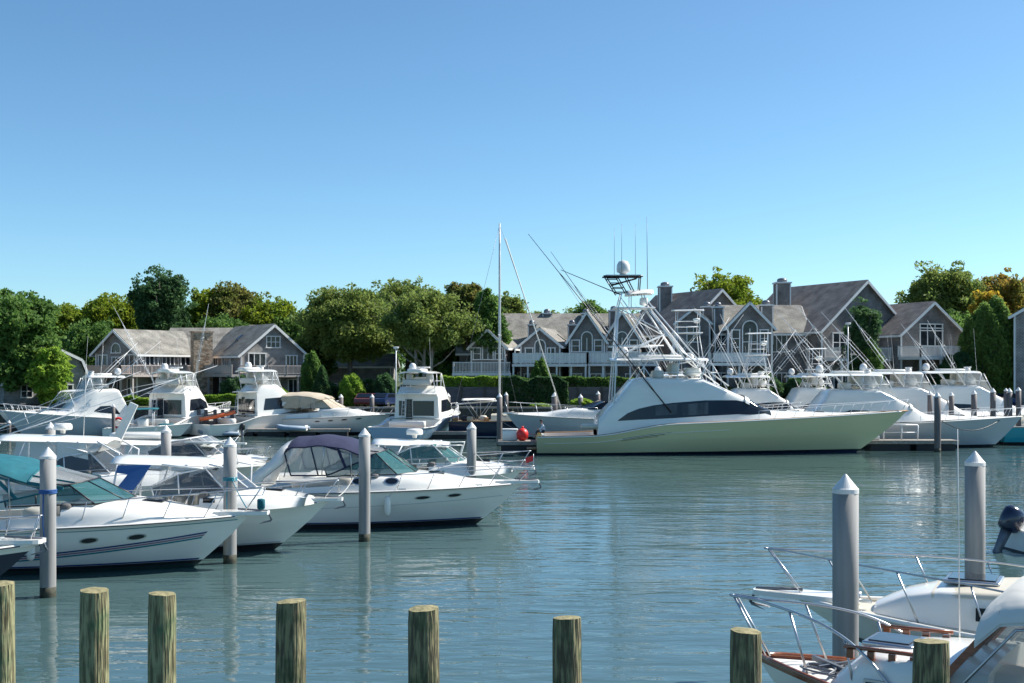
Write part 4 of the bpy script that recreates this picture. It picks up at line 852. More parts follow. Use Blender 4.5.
    if hard:
        xa, xb = (q(4.6), q(10.8)) if not conv else (q(6.6), q(11.6))
        slab(root, 'hardtop', 'gel', xa, xb, hw*.66, hw*.58, zh-.02, zh+.02, .09, .13)
        for sd in (-1, 1):
            b = MB()
            for x0_, x1_ in ((q(7.2 if not conv else 8.0), q(6.4 if not conv else 7.4)), (q(8.7), q(8.9)), (q(10.2), q(10.6)), (q(11.9), q(10.8))):
                zz_ = T.at(x0_)[3]; b.tube([(x0_, sd*hw*.62, zz_-.05), (x1_, sd*hw*.58, zh)], .032, 6)
            b.tube([(q(7.6), sd*hw*.64, zf+.32), (q(11.2), sd*hw*.56, zf+.32)], .022, 6)
            b.build('hardtop_frame', M['alu'], root)
        e1 = [Vector((xb-.15, hw*f*.56, zh)) for f in (-1, -.5, 0, .5, 1)]; e2 = [Vector((q(11.8), hw*f*.52, T.pt(q(11.8), .5).z-.02)) for f in (-1, -.5, 0, .5, 1)]
        if encl:
            MB().grid([e1, e2], 0, False).build('front_curtain', M['vinyl'], root)
            for sd in (-1, 1): MB().grid([[Vector((q(8.6), sd*hw*.58, zh)), e1[2+2*sd]], [Vector((q(8.8), sd*hw*.66, zf)), e2[2+2*sd]]], 0, False).build('side_curtain', M['vinyl'], root)
        dome(root, q(5.6 if not conv else 8.2), hw*.2, zh+.2, .34*kz, .75*kz)
        MB().rbox((q(7.9), 0, zh+.26), (q(2.8), hw*.5, .3*kz), .1).build('top_fairing', M['gel'], root)
        MB().rbox((q(9.8), 0, zh+.5), (.2, 1.5*kz, .12), .03).build('radar_bar', M['cap'], root); MB().lathe([(.22, 0), (.25, .3), (.1, .42)], 10, (q(9.8), 0, zh+.08)).build('radar_pedestal', M['cap'], root)
    for i in range(ant): whip(root, (q(7.6+1.3*(i % 3)), hw*(.5 if i % 2 else -.5), zh+.1), 3.2*kz+.4*i, (-.3*kz, 0))
    if twr:
        x0_, x1_, xt0, xt1, zt, lv = twr
        tw = tower(root, [(q(x1_), -hw*.60, z(5.0)), (q(x0_), -hw*.62, z(4.0)), (q(x0_), hw*.62, z(4.0)), (q(x1_), hw*.60, z(5.0))], [(q(xt1), -hw*.24, z(zt)), (q(xt0), -hw*.24, z(zt)), (q(xt0), hw*.24, z(zt)), (q(xt1), hw*.24, z(zt))], lv, .04*max(.8, kz))
        p = MB().rbox((q((xt0+xt1)/2), 0, z(zt)), (q(xt1-xt0)+.6, hw*.62, .1), .03); p.build('tower_platform', M['alu'], root)
        MB().rbox((q(xt1)-.1, 0, z(zt)+1.0), (.5, .7, .4), .1).build('tower_helm', M['gel'], root)
        slab(root, 'tower_top', 'gel', q(xt0)-.3, q(xt1)+.45, hw*.3, hw*.28, z(zt)+1.75, z(zt)+1.8, .06, .06)
        b = MB()
        for xx in (xt0, xt1):
            for sd in (-1, 1): b.tube([(q(xx), sd*hw*.24, z(zt)), (q(xx)+.1, sd*hw*.25, z(zt)+1.8)], .026, 5)
        for zz_ in (.5, .95): b.tube([(q(xt0), -hw*.25, z(zt)+zz_), (q(xt1), -hw*.25, z(zt)+zz_), (q(xt1), hw*.25, z(zt)+zz_), (q(xt0), hw*.25, z(zt)+zz_)], .02, 5, 0, True)
        b.build('tower_rail', M['alu'], root)
    if outr:
        for x0_, z0_, dx, dz, dy in outr:
            for sd in (-1, 1): outrigger(root, (q(x0_), sd*hw*.78, z(z0_)), (q(dx), sd*dy*kz, dz*kz), .05*max(.8, kz))
    if anchor_rail: bow_rail(root, H, .58, railh*.8*kz, railh*kz, .12, 8, .1, .018, False, 'alu')
    if trlabel: pass
    # fighting chair or mezzanine in the cockpit
    MB().rbox((q(4.2), 0, z(1.3)), (q(.9), hw*1.25, z(.7)), .08).build('mezzanine', M['gel'], root)
    for i, x in enumerate((15.6, 18)): p = T.pt(q(x), .5); MB().rbox((p.x, 0, p.z+.02), (.6, .6, .08), .02).build('deck_hatch', M['gpipe'], root)
    return root, H, T, q, z
# ------------------------------------------------------------------ the boats themselves
# green yacht
root, H, T, q, z = sportfish('huge sage green sportfishing yacht with white deckhouse and tall tower, lying broadside', 907, 79.3, 24.5, 6.0, 0, 1.0, 'sage', 'navy', outr=None, ant=0, fb=2.72, rake=3.3)
for xa_, xb_ in ((7.6, 9.0), (9.3, 11.0)): T.side_win(root, [(xa_, 2.5, 3.12+.05*(xa_-7.6)), (xb_, 2.6, 3.2+.05*(xb_-7.6))], 'curt', 'paler_pane', off=.02)  # two paler panes laid over the dark side window band
b = MB(); hw = 3.0
tw = tower(root, [(9.6, -1.75, 6.1), (4.95, -2.2, 2.9), (4.95, 2.2, 2.9), (9.6, 1.75, 6.1)], [(7.3, -.75, 9.5), (5.35, -.8, 9.5), (5.35, .8, 9.5), (7.3, .75, 9.5)], 2, .055)
tw2 = MB()
for sd in (-1, 1):
    tw2.tube([(11.2, sd*1.7, 5.2), (7.3, sd*.75, 9.9)], .05, 6); tw2.tube([(8.3, sd*1.7, 6.1), (5.5, sd*.8, 10.2)], .03, 6); tw2.tube([(12.4, sd*1.7, 4.4), (9.4, sd*1.72, 6.6), (7.3, sd*.75, 9.4)], .045, 6); tw2.tube([(5.35, sd*.8, 9.5), (5.6, sd*.7, 10.5)], .04, 6); tw2.tube([(7.3, sd*.75, 9.5), (7.0, sd*.7, 10.5)], .04, 6)
    tw2.tube([(4.9, sd*2.0, 7.0), (8.2, sd*1.7, 7.0)], .05, 6); tw2.tube([(6.2, sd*.78, 9.5), (6.2, sd*.7, 10.5)], .03, 6)
tw2.build('tower_brace', M['alu'], root)
MB().rbox((6.4, 0, 9.5), (2.7, 1.9, .09), .03).build('tower_platform', M['alu'], root)
slab(root, 'tower_top', 'gel', 5.9, 7.7, 1.0, .9, 10.3, 10.45, .12, .25); MB().rbox((7.1, 0, 9.95), (.5, .8, .5), .1).build('tower_helm', M['gel'], root)
b = MB()
TP = [(4.5, 12.0), (6.9, 12.0)]; BT = [(5.35, 10.35), (6.2, 10.35)]
for sd in (-.55, .55):
    for a, c in ((4.55, 5.3), (5.3, 6.0), (5.9, 6.5), (6.85, 6.75)): b.tube([(a, sd, 11.6), (c, sd, 10.4)], .04, 6)
    b.tube([(4.4, sd, 11.6), (7.0, sd, 11.6)], .06, 6); b.tube([(4.9, sd, 11.0), (6.7, sd, 11.5)], .03, 5)
    for i in range(4): f = (i+.5)/4; b.tube([(4.55+.75*f, sd, 11.6-1.2*f), (5.3+.7*f, sd, 11.6-1.2*f)], .03, 5)
for x in (4.5, 5.3, 6.1, 6.95): b.tube([(x, -.55, 11.6), (x, .55, 11.6)], .04, 5)
b.build('radar_mast', M['black'], root)
MB().box((5.7, 0, 11.66), (2.3, 1.2, .06)).build('mast_platform', M['cap'], root)
dome(root, 5.75, 0, 11.7, .45, .98)
for x, y, h in ((5.2, .5, 3.2), (5.6, -.5, 3.4), (6.6, .5, 3.5)): whip(root, (x, y, 11.65), h, (0, 0), .02, 'gpipe')
whip(root, (7.4, .4, 10.5), 5.1, (-.05, 0), .03, 'gpipe')
for sd, m_ in ((-1, 'black'), (1, 'gpipe')):
    p = Vector((8.6, sd*2.4, 2.7)); outrigger(root, p, Vector((-9.2, sd*2.2, 11.2)) if sd < 0 else Vector((-7.5, sd*2.0, 11.0)), .048, m_)
MB().tube([(5.6, 0, 10.4), (1.6, -.6, 12.0)], [.035, .02], 5).build('spreader_pole', M['black'], root)
b = MB()
for i in range(3): b.grid([[H.pt(t, .70-.05*i+(t-.24)*.15, -1, .012) for t in (.23, .27, .31, .36-.015*i)], [H.pt(t, .714-.05*i+(t-.24)*.15, -1, .012) for t in (.23, .27, .31, .36-.015*i)]], 0)
b.build('hull_vent', M['black'], root)
b = MB().tube([H.pt(.02+.5*i/20, .63+.12*i/20, -1, .02) for i in range(21)], .02, 5).build('chine_rail', M['gel'], root)
b = MB().rbox((4.0, -1.2, 1.75), (2.2, 1.6, .3), .1).build('cockpit_locker', M['cream'], root)
H.rail_strip(root, .05, 'teak', 'covering_board', .03, 0, -.12)
MB().rbox((-.3, 0, .35), (.7, 4.2, .1), .03).build('swim_platform', M['teak'], root)
yacht = root
# express cruisers, left foreground
A, HA, TA = express('white express cruiser with teal canvas and blue and mauve hull stripes', 249, 32.6, 10.2, 3.4, 0, 1.15, 1.42, ('gel', 'bottomg'), 'canvas', 'tealc', 'tgl', [(.76, .73, .19, .06), (.645, .71, .19, .06), (.53, .69, .19, .06)], [], [(.0, .93, .16, .60, .035, 'stripe_t'), (.0, .93, .21, .65, .035, 'stripe_m'), (.0, .93, .26, .70, .035, 'stripe_b'), (.0, .98, .905, .92, .014, 'stripe_t')], rail_h=(.62, .74), roofz=3.0, wx=.58, wf=.67, pul=.55, rake=1.5, deckz=.58, wh=.5, cx=(0, -1.05))
MB().rbox((10.55, -.1, 1.72), (.2, .16, .3), .04).build('bow_light', M['tealc'], A)
Bb, HB, TB = express('white hardtop fishing cruiser with a blue canvas slash, between teal and navy topped cruisers', 328, 35.8, 9.4, 3.3, 0, 1.12, 1.45, ('gel', 'bottom'), 'hard', 'bluec', 'sgl', [], [], [], roofz=2.62, arch=False, wx=.66, wf=.75, hx=(3.2, 6.35), pul=.45, rake=1.6, deckz=.5, rail_h=(.5, .62), vin='vinyl')
MB().prism([(3.55, -1.28, 2.62), (4.5, -1.24, 2.62), (4.3, -1.27, 2.3), (3.75, -1.45, 1.5), (3.2, -1.46, 1.5), (3.85, -1.32, 2.36), (3.5, -1.3, 2.4)], (0, -.02, 0)).build('canvas_panel', M['bluec'], Bb)
w_ = MB().rbox((6.2, -TB.sy(6.2, 1.6)-.01, 1.62), (.34, .02, .14), .005); w_.build('side_port', M['dark'], Bb)
o = link('marking', text_mesh('29i', .2), Bb); o.data.materials.append(M['black']); o.location = (5.05, -TB.sy(5.2, 1.6)-.03, 1.56); o.rotation_euler = (R(80), 0, 0)
C, HCc, TC = express('white express cruiser with navy bimini and radar arch, rightmost of the left group', 522, 41.8, 10.6, 3.5, 0, 1.2, 1.42, ('gel', 'bottom'), 'canvas', 'navyc', 'tgl', [(.70, .80, .22, .045), (.80, .82, .2, .045)], [(5.1, 1.63, .2, .09), (6.2, 1.63, .2, .09)], [(.0, .97, .55, .72, .014, 'palegrey')], rail_h=(.5, .62), roofz=3.06, wx=.55, wf=.64, pul=.6, deckz=.55, mid=False, rake=1.6, cx=(.75, -.45))
f = MB().tube([(11.0, 0, 1.9), (11.0, 0, 2.45)], .012, 5); f.build('flag_staff', M['steel'], C); MB().prism([(11.0, 0, 2.4), (10.72, .02, 2.3), (10.75, 0, 2.12), (11.0, 0, 2.2)], (0, .01, 0)).build('flag', M['red'], C)
D, HD, TD = express('white hardtop cruiser with radar dome, half hidden behind the navy topped cruiser', 522, 47.2, 10.2, 3.5, 0, 1.15, 1.45, ('gel', 'bottom'), 'hard', 'bluec', 'tgl', roofz=2.48, arch=False, radar=True, pul=.5, wx=.68, wf=.77, hx=(4.4, 7.35), rail_h=(.65, .75), mid=True, vin='clr', rake=1.6)
E, HE, TE = express('white hardtop fishing boat with canvas aft curtain and radome, behind the teal topped cruiser', 205, 43.5, 10.5, 3.6, 0, 1.1, 1.4, ('gel', 'bottom'), 'hard', 'whitec', 'sgl', roofz=2.85, arch=False, radar=True, pul=.5, wx=.66, wf=.75, hx=(3.3, 7.2), vin='vinylw', deckz=.5)
for y, l in ((-1.3, (4.6, -.8, 2.2)), (1.3, (5.8, .8, 2.4))): outrigger(E, (2.6, y, 2.9), (l[0]*1.35, l[1], l[2]*1.1), .03)
MB().prism([(5.6, -1.25, 2.85), (6.6, -1.15, 2.8), (6.8, -1.3, 1.75), (5.7, -1.4, 1.75)], (0, -.02, 0)).build('canvas_curtain', M['whitec'], E)
whip(E, (2.9, -1, 3.0), 3.6, (-.2, 0)); whip(E, (6.1, 0, 3.0), 2.6, (.1, 0))
Ff, HF, TF = express('white hardtop boat with dinghy on its long roof, partly hidden behind the blue slash cruiser', 262, 50.5, 10.5, 3.6, 0, 1.15, 1.45, ('gel', 'bottom'), 'hard', 'whitec', 'sgl', roofz=2.3, arch=False, pul=.5, wx=.76, wf=.84, hx=(4.3, 8.7), rail_t0=.6, vin='vinyl')
MB().rbox((5.4, 0, 2.62), (2.4, 1.0, .3), .12).build('roof_locker', M['gel'], Ff)
MB().bar((4.7, -1.2, 2.3), (5.5, -1.2, 4.0), .12, .34).build('mast_arm', M['gel'], Ff)
b = MB(); b.bar((7.6, -1.2, 2.42), (10.1, -1.2, 2.36), .3, .06)
for x in (9.4, 9.65): b.tube([(x, -1.2, 2.36), (x+.15, -1.2, 1.3)], .02, 5)
b.build('side_boarding_plank', M['gel'], Ff)
G, HG, TG = express('dark hulled boat bow with open rail poking in at the left edge', 37, 26.2, 8.5, 3.0, 0, 1.1, 1.55, ('navy', 'bottomg'), 'low', 'bluec', 'sgl', roofz=2.5, arch=False, pul=.15, rail_h=(.55, .62), mid=True, rake=2.0, wx=.4, wf=.5)
HG.stripe(G, 0, 1, lambda t: .9, lambda t: 1.0, 'gel', 'topside_band')
# far row, left
root, H, T, q, z = sportfish('big pale grey sportfishing yacht with its bow to the left and white sloping foredeck', 4, 95, 11.5, 4.5, R(214), .80, 'palegrey', 'bottom', outr=((9.5, 4.6, -9.5, 5.2, 1.8),), encl=True, ant=3, small=True, dark=False)
N, HN, TN = express('white express cruiser with tan canvas cockpit cover and bow to the right, far row', 391, 101, 11.4, 3.9, R(-12), 1.3, 1.75, ('gel', 'bottom'), 'canvas', 'tanc', 'tanc', [(.5, .8, .22, .05), (.6, .82, .22, .05), (.7, .84, .22, .05), (.8, .86, .22, .05)], roofz=3.55, wx=.52, wf=.62, pul=.6, tan=True, vin='tanc', deckz=.8, rake=2.0)
N2, _, _ = express('white cruiser with blue bimini and hardtop arch lying behind the grey yacht bow', -2, 107, 11.5, 3.8, PI, 1.3, 1.8, ('gel', 'bottom'), 'hard', 'bluec', 'sgl', roofz=3.6, wx=.5, wf=.6, pul=.5, vin='clr')
root, H, T, q, z = sportfish('white convertible fishing boat seen stern on with blue grey transom and flybridge ladder', 457, 105, 12.5, 5.0, R(70), .86, 'bluegrey', 'navy', conv=True, ant=1, fb=2.3)
root, H, T, q, z = sportfish('white convertible fishing boat seen stern on with tall outrigger poles, left of the planked dock', 230, 108, 12.5, 5.0, R(66), .86, 'gel', 'bottom', conv=True, encl=True, ant=2, fb=2.3, outr=((9.5, 4.6, -3.5, 8.0, 3.5),))
root, H, T, q, z = sportfish('white flybridge motor yacht with a curved dark side window, moored beside the orange kayak', 342, 107, 13.5, 5.0, R(38), .88, 'gel', 'bottom', conv=True, encl=True, ant=0, fb=2.4, tname='flybridge_motor_yacht')
# centre console with life ring
t = thing('centre_console_boat', 'small white centre console with red life ring beside the stern of the grey yacht', 'boat', (X(104, 96), 96, 0), R(12))
H = Hull(6.8, 2.4, .8, 1.15, rake=1.0); H.build(t, [(-1, 1), (0, 1), (.1, 0), (.5, 0), (1, 0)], [M['gel'], M['bottom']]); H.rail_strip(t, .04, 'gel'); H.deck(t, .72, 'deckw'); H.cockpit(t, .02, .72, .35, .15, 'gel')
MB().rbox((3.0, 0, .95), (.8, .8, 1.2), .1).build('helm_console', M['gel'], t); slab(t, 'hardtop', 'tealc', 1.8, 4.2, .9, .85, 2.25, 2.3, .06, .08)
b = MB()
for x in (2.2, 3.8):
    for sd in (-.7, .7): b.tube([(x, sd, .4), (x, sd*.95, 2.3)], .03, 6)
b.build('top_frame', M['alu'], t)
MB().tube([(1.2+.38*math.cos(a), -1.05, 1.25+.38*math.sin(a)) for a in [2*PI*i/16 for i in range(16)]], .1, 8, 0, True).build('life_ring', M['red'], t)
MB().rbox((4.8, 0, .95), (1.2, 1.2, .35), .1).build('bow_cushion', M['tealc'], t)
def outboard(root, x, y, z, m='black', s=1.0, tilt=0, name='outboard_motor', rz=0):
    Mx = Matrix.Translation((x, y, z)) @ Matrix.Rotation(rz, 4, 'Z') @ Matrix.Rotation(tilt, 4, 'Y') @ Matrix.Scale(s, 4)
    b = MB(); b.loft([[Mx @ Vector((dx+xx*math.cos(2*PI*k/12), yy*math.sin(2*PI*k/12), zz)) for k in range(12)] for zz, xx, yy, dx in ((.0, .2, .14, 0), (.08, .3, .2, -.02), (.35, .34, .22, -.04), (.55, .3, .2, -.03), (.64, .18, .12, 0), (.66, .05, .04, 0))], 0, True, True)
    o = b.build(name, M[m], root)
    c = MB(); c.loft([[Mx @ Vector((dx+xx*math.cos(2*PI*k/10), yy*math.sin(2*PI*k/10), zz)) for k in range(10)] for zz, xx, yy, dx in ((.02, .16, .1, 0), (-.5, .12, .06, 0), (-.75, .14, .05, -.02), (-.8, .3, .1, -.05), (-.83, .1, .03, -.05))], 0, True, True)
    c.tube([Mx @ Vector(p) for p in ((.1, 0, -.85), (.35, 0, -.85))], .07, 8); c.prism([Mx @ Vector(p) for p in ((.1, -.015, -.9), (.3, -.015, -.9), (.2, -.015, -1.15))], (0, .03, 0))
    c.build('lower_unit', M['gpipe'], o if o.parent else o)
    return o
def inflatable(label, px, Y, rz, L=3.2, m='rubber', z0=0, motor=True, name='inflatable_dinghy'):
    t = thing(name, label, 'dinghy', (X(px, Y), Y, z0), rz)
    MB().tube([(0, -.62, .28), (L*.7, -.62, .3), (L*.88, -.45, .34), (L, 0, .42), (L*.88, .45, .34), (L*.7, .62, .3), (0, .62, .28)], [.14, .2, .2, .2, .2, .2, .14], 10).build('tube', M[m], t)
    MB().loft([[Vector((x, y, zz)) for y, zz in ((.5, .2), (0, .06), (-.5, .2), (0, .16))] for x in (.1, L*.6, L*.85)], 0, False, True).build('floor', M['gel'], t)
    MB().rbox((.15, 0, .32), (.08, 1.0, .4), .02).build('transom', M['gel'], t)
    if motor: outboard(t, -.1, 0, .55, 'black', .8, 0, rz=PI)
    return t
inflatable('grey blue inflatable dinghy with black outboard tied up left of the flybridge yacht', 241, 98.5, R(178), 3.4)
inflatable('grey inflatable dinghy on the float in front of the tan canvas cruiser bow', 308, 98.2, R(176), 2.5, z0=.42, motor=False)
t = thing('kayak', 'orange kayak lying on the dock edge above the inflatable dinghy', 'kayak', (X(200, 99.3), 99.3, 1.15), R(5))
t.rotation_euler = (0, R(-12), R(5)); MB().loft([[Vector((x, w_*math.cos(a), .18+.16*math.sin(a)+.05*abs(x/1.4-1)**2)) for a in [2*PI*k/10 for k in range(10)]] for x, w_ in ((0, .02), (.3, .2), (.8, .33), (1.5, .38), (2.2, .32), (2.7, .18), (3.0, .02))], 0, True, True).build('hull', M['orange'], t); MB().tube([(1.5+.42*math.cos(a), .22*math.sin(a), .38) for a in [2*PI*i/14 for i in range(14)]], .03, 6, 0, True).build('cockpit_rim', M['black'], t)
# dark sailboat with the tall mast
t = thing('sailboat', 'dark hulled sailboat with one very tall mast and cluttered cockpit, left of the red buoy', 'boat', (X(450.5, 97), 97, 0), R(-6))
H = Hull(9.5, 2.9, 1.35, 1.5, rake=1.6, kw=.75, st=.3, tm=.45); H.build(t, [(-1, 1), (0, 1), (.07, 2), (.12, 0), (.6, 0), (1, 0)], [M['navy'], M['bottom'], M['gel']]); H.rail_strip(t, .04, 'teak'); H.deck(t, .38, 'cream'); H.cockpit(t, .03, .38, .7, .3, 'cream', 'teak')
Loft([(3.4, .95, .8, 1.35, 1.9), (5.0, .9, .72, 1.4, 1.95), (6.6, .6, .42, 1.45, 1.7)], .15).build('trunk_cabin', 'cream', t)
mh = Z(224, 97)
MB().loft([[Vector((4.0+.09*s_*math.cos(a), .065*s_*math.sin(a), zz)) for a in [2*PI*k/10 for k in range(10)]] for zz, s_ in ((1.3, 1), (mh*.8, 1), (mh, .7))], 0, True, True).build('mast', M['alu'], t)
b = MB()
for zz, l in ((mh*.48, 1.05),): b.tube([(4.0, -l, zz), (4.0, 0, zz-.05), (4.0, l, zz)], .03, 6)
b.build('spreaders', M['alu'], t)
MB().tube([(4.0, 0, 3.0), (.4, 0, 2.7)], .06, 8).build('boom', M['alu'], t)
b = MB()
for p in ((9.3, 0, 1.5), (.1, 0, 1.4)): b.tube([(4.0, 0, mh-.1), p], .012, 4)
for sd in (-1, 1): b.tube([(4.0, 0, mh-.2), (4.0, sd*1.05, mh*.48), (4.1, sd*1.35, 1.4)], .01, 4)
b.tube([(4, 0, mh*.5), (5.6, 0, 1.7)], .01, 4); b.build('rigging', M['gpipe'], t)
MB().tube([(9.2, -.05, 1.6), (4.45, -.05, mh*.93)], .05, 6).build('furled_jib', M['whitec'], t)
slab(t, 'bimini', 'whitec', 1.0, 3.6, 1.1, 1.1, 3.0, 3.05, .05, .12); b = MB()
for x in (1.2, 2.3, 3.4):
    for sd in (-1, 1): b.tube([(2.3, sd*1.2, 1.4), (x, sd*1.05, 3.0)], .018, 5)
b.build('bimini_frame', M['steel'], t)
for i, (x, y, s_, m_) in enumerate(((.5, -.6, .4, 'teak'), (1.1, .3, .5, 'shorts'), (1.7, -.7, .45, 'tanc'), (2.6, .5, .5, 'whitec'), (3.0, -.6, .4, 'teak'), (.3, .5, .5, 'shirtp'))): MB().rbox((x, y, 1.35+s_*.4), (s_*1.1, s_, s_*.9), .1).build('gear_bag', M[m_], t)
# white bow seen behind the green yacht stern
express('pale hulled cruiser whose railed white bow points left behind the green yacht stern', 507, 93, 12.5, 4.2, PI, 1.6, 2.05, ('palegrey', 'bottom'), 'low', 'bluec', 'dark', roofz=3, arch=False, pul=.3, rail_h=(.85, .95), wx=.42, wf=.56, rail_t0=.45, deckz=.75)
# right hand sportfishing fleet
grp = None
sportfish('white sportfishing yacht with pale grey bow, the nearest of the moored trio', 1022, 85, 18.5, 5.4, R(-2), .83, 'palegrey', 'bottom', outr=((8.6, 4.9, -6.2, 7.0, 2.0),), encl=True, ant=2, fb=2.6, small=True, dark=False)
sportfish('white sportfishing yacht in the middle of the moored trio, only deckhouse and poles in view', 1052, 91.5, 18.5, 5.4, R(-2), .85, 'gel', 'bottom', outr=((8.6, 4.9, -6.2, 7.0, 2.0),), encl=True, ant=2, fb=2.6, small=True, dark=False)
sportfish('white sportfishing yacht farthest of the moored trio, right of the other two deckhouses', 1098, 98, 18, 5.2, R(-2), .86, 'gel', 'bottom', outr=((8.6, 4.9, -4.5, 6.0, 1.8),), encl=True, ant=3, fb=2.6, small=True, dark=False)
t, H, _ = express('turquoise hulled boat whose stern quarter shows at the right edge behind the grey bow', 1168, 88, 12.2, 3.8, R(-4), 1.3, 1.7, ('tealhull', 'bottom'), 'hard', 'whitec', 'sgl', roofz=3.0, arch=False)
sportfish('white tower sportfishing boat directly behind the green yacht hardtop', 800, 97, 15, 4.8, 0, .82, 'gel', 'bottom', twr=(6.5, 11.5, 7.8, 10.6, 10.3, 2), outr=((9.5, 5.0, 6.0, 7.0, 1.5), (7.5, 5.0, -5.5, 8.0, 2.2)), ant=2)
sportfish('white tower sportfishing boat with lowered lattice tower, left of the moored trio', 858, 101, 14, 4.6, 0, .80, 'gel', 'bottom', twr=(6.5, 11.5, 8.2, 10.4, 8.4, 2), outr=((9.5, 5.0, 6.5, 6.2, 1.5), (8.0, 5.0, -5.0, 7.5, 2.2)), ant=2)
sportfish('white fishing boat with lattice top between the lowered tower and the moored trio', 905, 106, 13, 4.5, 0, .80, 'gel', 'bottom', twr=(6.5, 11.0, 8.4, 10.0, 6.9, 1), outr=((9.5, 5.0, -6.0, 6.4, 2.0), (9.0, 5.0, 6.0, 3.6, 1.5)), ant=2)
# downeast boats, right foreground
def trunk_boat(label, px_bow, Y, L, B, rz, hullm, bott, deckm, fs, fb, cab, rail, pul, wood=False, band=None, rake=1.9):
    c, s_ = math.cos(rz), math.sin(rz); root = thing('cabin_cruiser', label, 'boat', (X(px_bow, Y)-L*c, Y-L*s_, 0), rz)
    H = Hull(L, B, fs, fb, rake=rake, kw=.80, pw=1.35, ps=2.3, tm=.42, zpow=1.5, draft=.7)
    H.build(root, band[0], [M[x] for x in band[1]], 36); H.rail_strip(root, .03 if wood else .045, 'varn' if wood else 'gel', 'toe_rail', .02)
    H.deck(root, .36, deckm, .1); H.cockpit(root, .02, .36, .7, .3, 'gel', 'teak')
    T = Loft(cab, .11, .06); T.build('trunk_cabin', 'gel', root)
    bow_rail(root, H, *rail, curve=4)
    return root, H, T
Hr, HH, TH = trunk_boat('white cruiser with cream deck and long anchor pulpit, behind the wood trimmed boat', 797, 20.6, 9.6, 3.3, R(153), 'gel', 'bottomg', 'cream', 1.15, 1.42,
    [(3.3, 1.14, 1.06, 1.2, 1.95), (5.8, 1.06, .98, 1.24, 1.92), (7.2, .86, .76, 1.28, 1.84), (7.75, .70, .58, 1.32, 1.70), (8.25, .5, .36, 1.36, 1.46)], (.36, .1, .82, .1, 6, .55, .017, False), .8, band=([(-1, 1), (0, 1), (.5, 2), (.62, 0), (.9, 0), (1, 0)], ['gel', 'bottomg', 'navy']), rake=2.6)
pulpit(Hr, HH, .75, .5, 'gel'); TH.patch(Hr, 3.4, 7.3, .325, .675, 'cream', 'cabin_top', .006)
for sd in (-1, 1):
    for x in (6.35,): MB().box((x, sd*(TH.sy(x, 1.58)+.01), 1.58), (.55, .05, .2)).build('cabin_window', M['dark'], Hr)
o = MB().rbox((6.75, 0, 1.96), (.85, .8, .07), .02).build('deck_hatch', M['steel'], Hr); MB().rbox((6.75, 0, 1.985), (.72, .66, .06), .01).build('pane', M['glass'], o)
MB().tube([(8.6, 0, 1.45), (8.6, 0, 1.62)], .09, 10).build('windlass', M['steel'], Hr); MB().bar((8.3, .3, 1.52), (8.7, .28, 1.52), .04, .05).build('cleat', M['steel'], Hr)
MB().box((5.6, HH.pt(HH.x2t(5.6, .8), .8, 1).y+.008, 1.03), (.26, .02, .22)).build('decal', M['stripe_b'], Hr); MB().box((5.6, HH.pt(HH.x2t(5.6, .8), .8, 1).y+.02, 1.04), (.12, .01, .05)).build('decal_mark', M['gel'], Hr)
MB().tube([(3.2, .7, 1.9), (3.2, .7, 2.35)], .02, 6).rbox((3.2, .7, 2.4), (.16, .16, .12), .02).build('light_mast', M['steel'], Hr)
# windscreen frame and top behind the white hood
b = MB(); b.bar((3.2, 1.0, 1.85), (2.2, .85, 2.75), .06, .09); b.bar((3.2, -1.0, 1.85), (2.2, -.85, 2.75), .06, .09); b.bar((2.2, -.85, 2.75), (2.2, .85, 2.75), .06, .06); b.bar((3.25, -1.0, 1.88), (3.25, 1.0, 1.88), .06, .06)
o = b.build('windshield', M['alu'], Hr); MB().grid([[Vector((3.2, -1, 1.88)), Vector((3.2, 1, 1.88))], [Vector((2.2, -.85, 2.75)), Vector((2.2, .85, 2.75))]], 0, False).build('pane', M['clr'], o)
MB().rbox((2.2, .3, 1.3), (.5, .5, 1.1), .1).build('helm_seat', M['seat'], Hr)
Ir, HI, TI = trunk_boat('white boat with varnished wood windshield and white canvas dodger, nearest at the lower right', 757, 15.2, 8.6, 3.0, R(146), 'gel', 'bottomg', 'deckw', 1.3, 1.72,
    [(5.6, 1.06, .97, 1.42, 2.08), (6.3, .98, .86, 1.48, 2.07), (7.05, .78, .66, 1.55, 2.04), (7.45, .62, .48, 1.60, 1.68)], (.76, .03, .72, .14, 3, .35, .018, False), 0, True, band=([(-1, 1), (0, 1), (.08, 2), (.14, 0), (.86, 0), (.955, 2), (1, 0)], ['gel', 'bottomg', 'varn']), rake=1.6)
NR = {c_.name for c_ in Ir.children}
o = MB().rbox((3.62, 0, 2.10), (.6, .62, .07), .02).build('deck_hatch', M['steel'], Ir); MB().rbox((3.62, 0, 2.12), (.48, .5, .06), .01).build('pane', M['glass'], o)
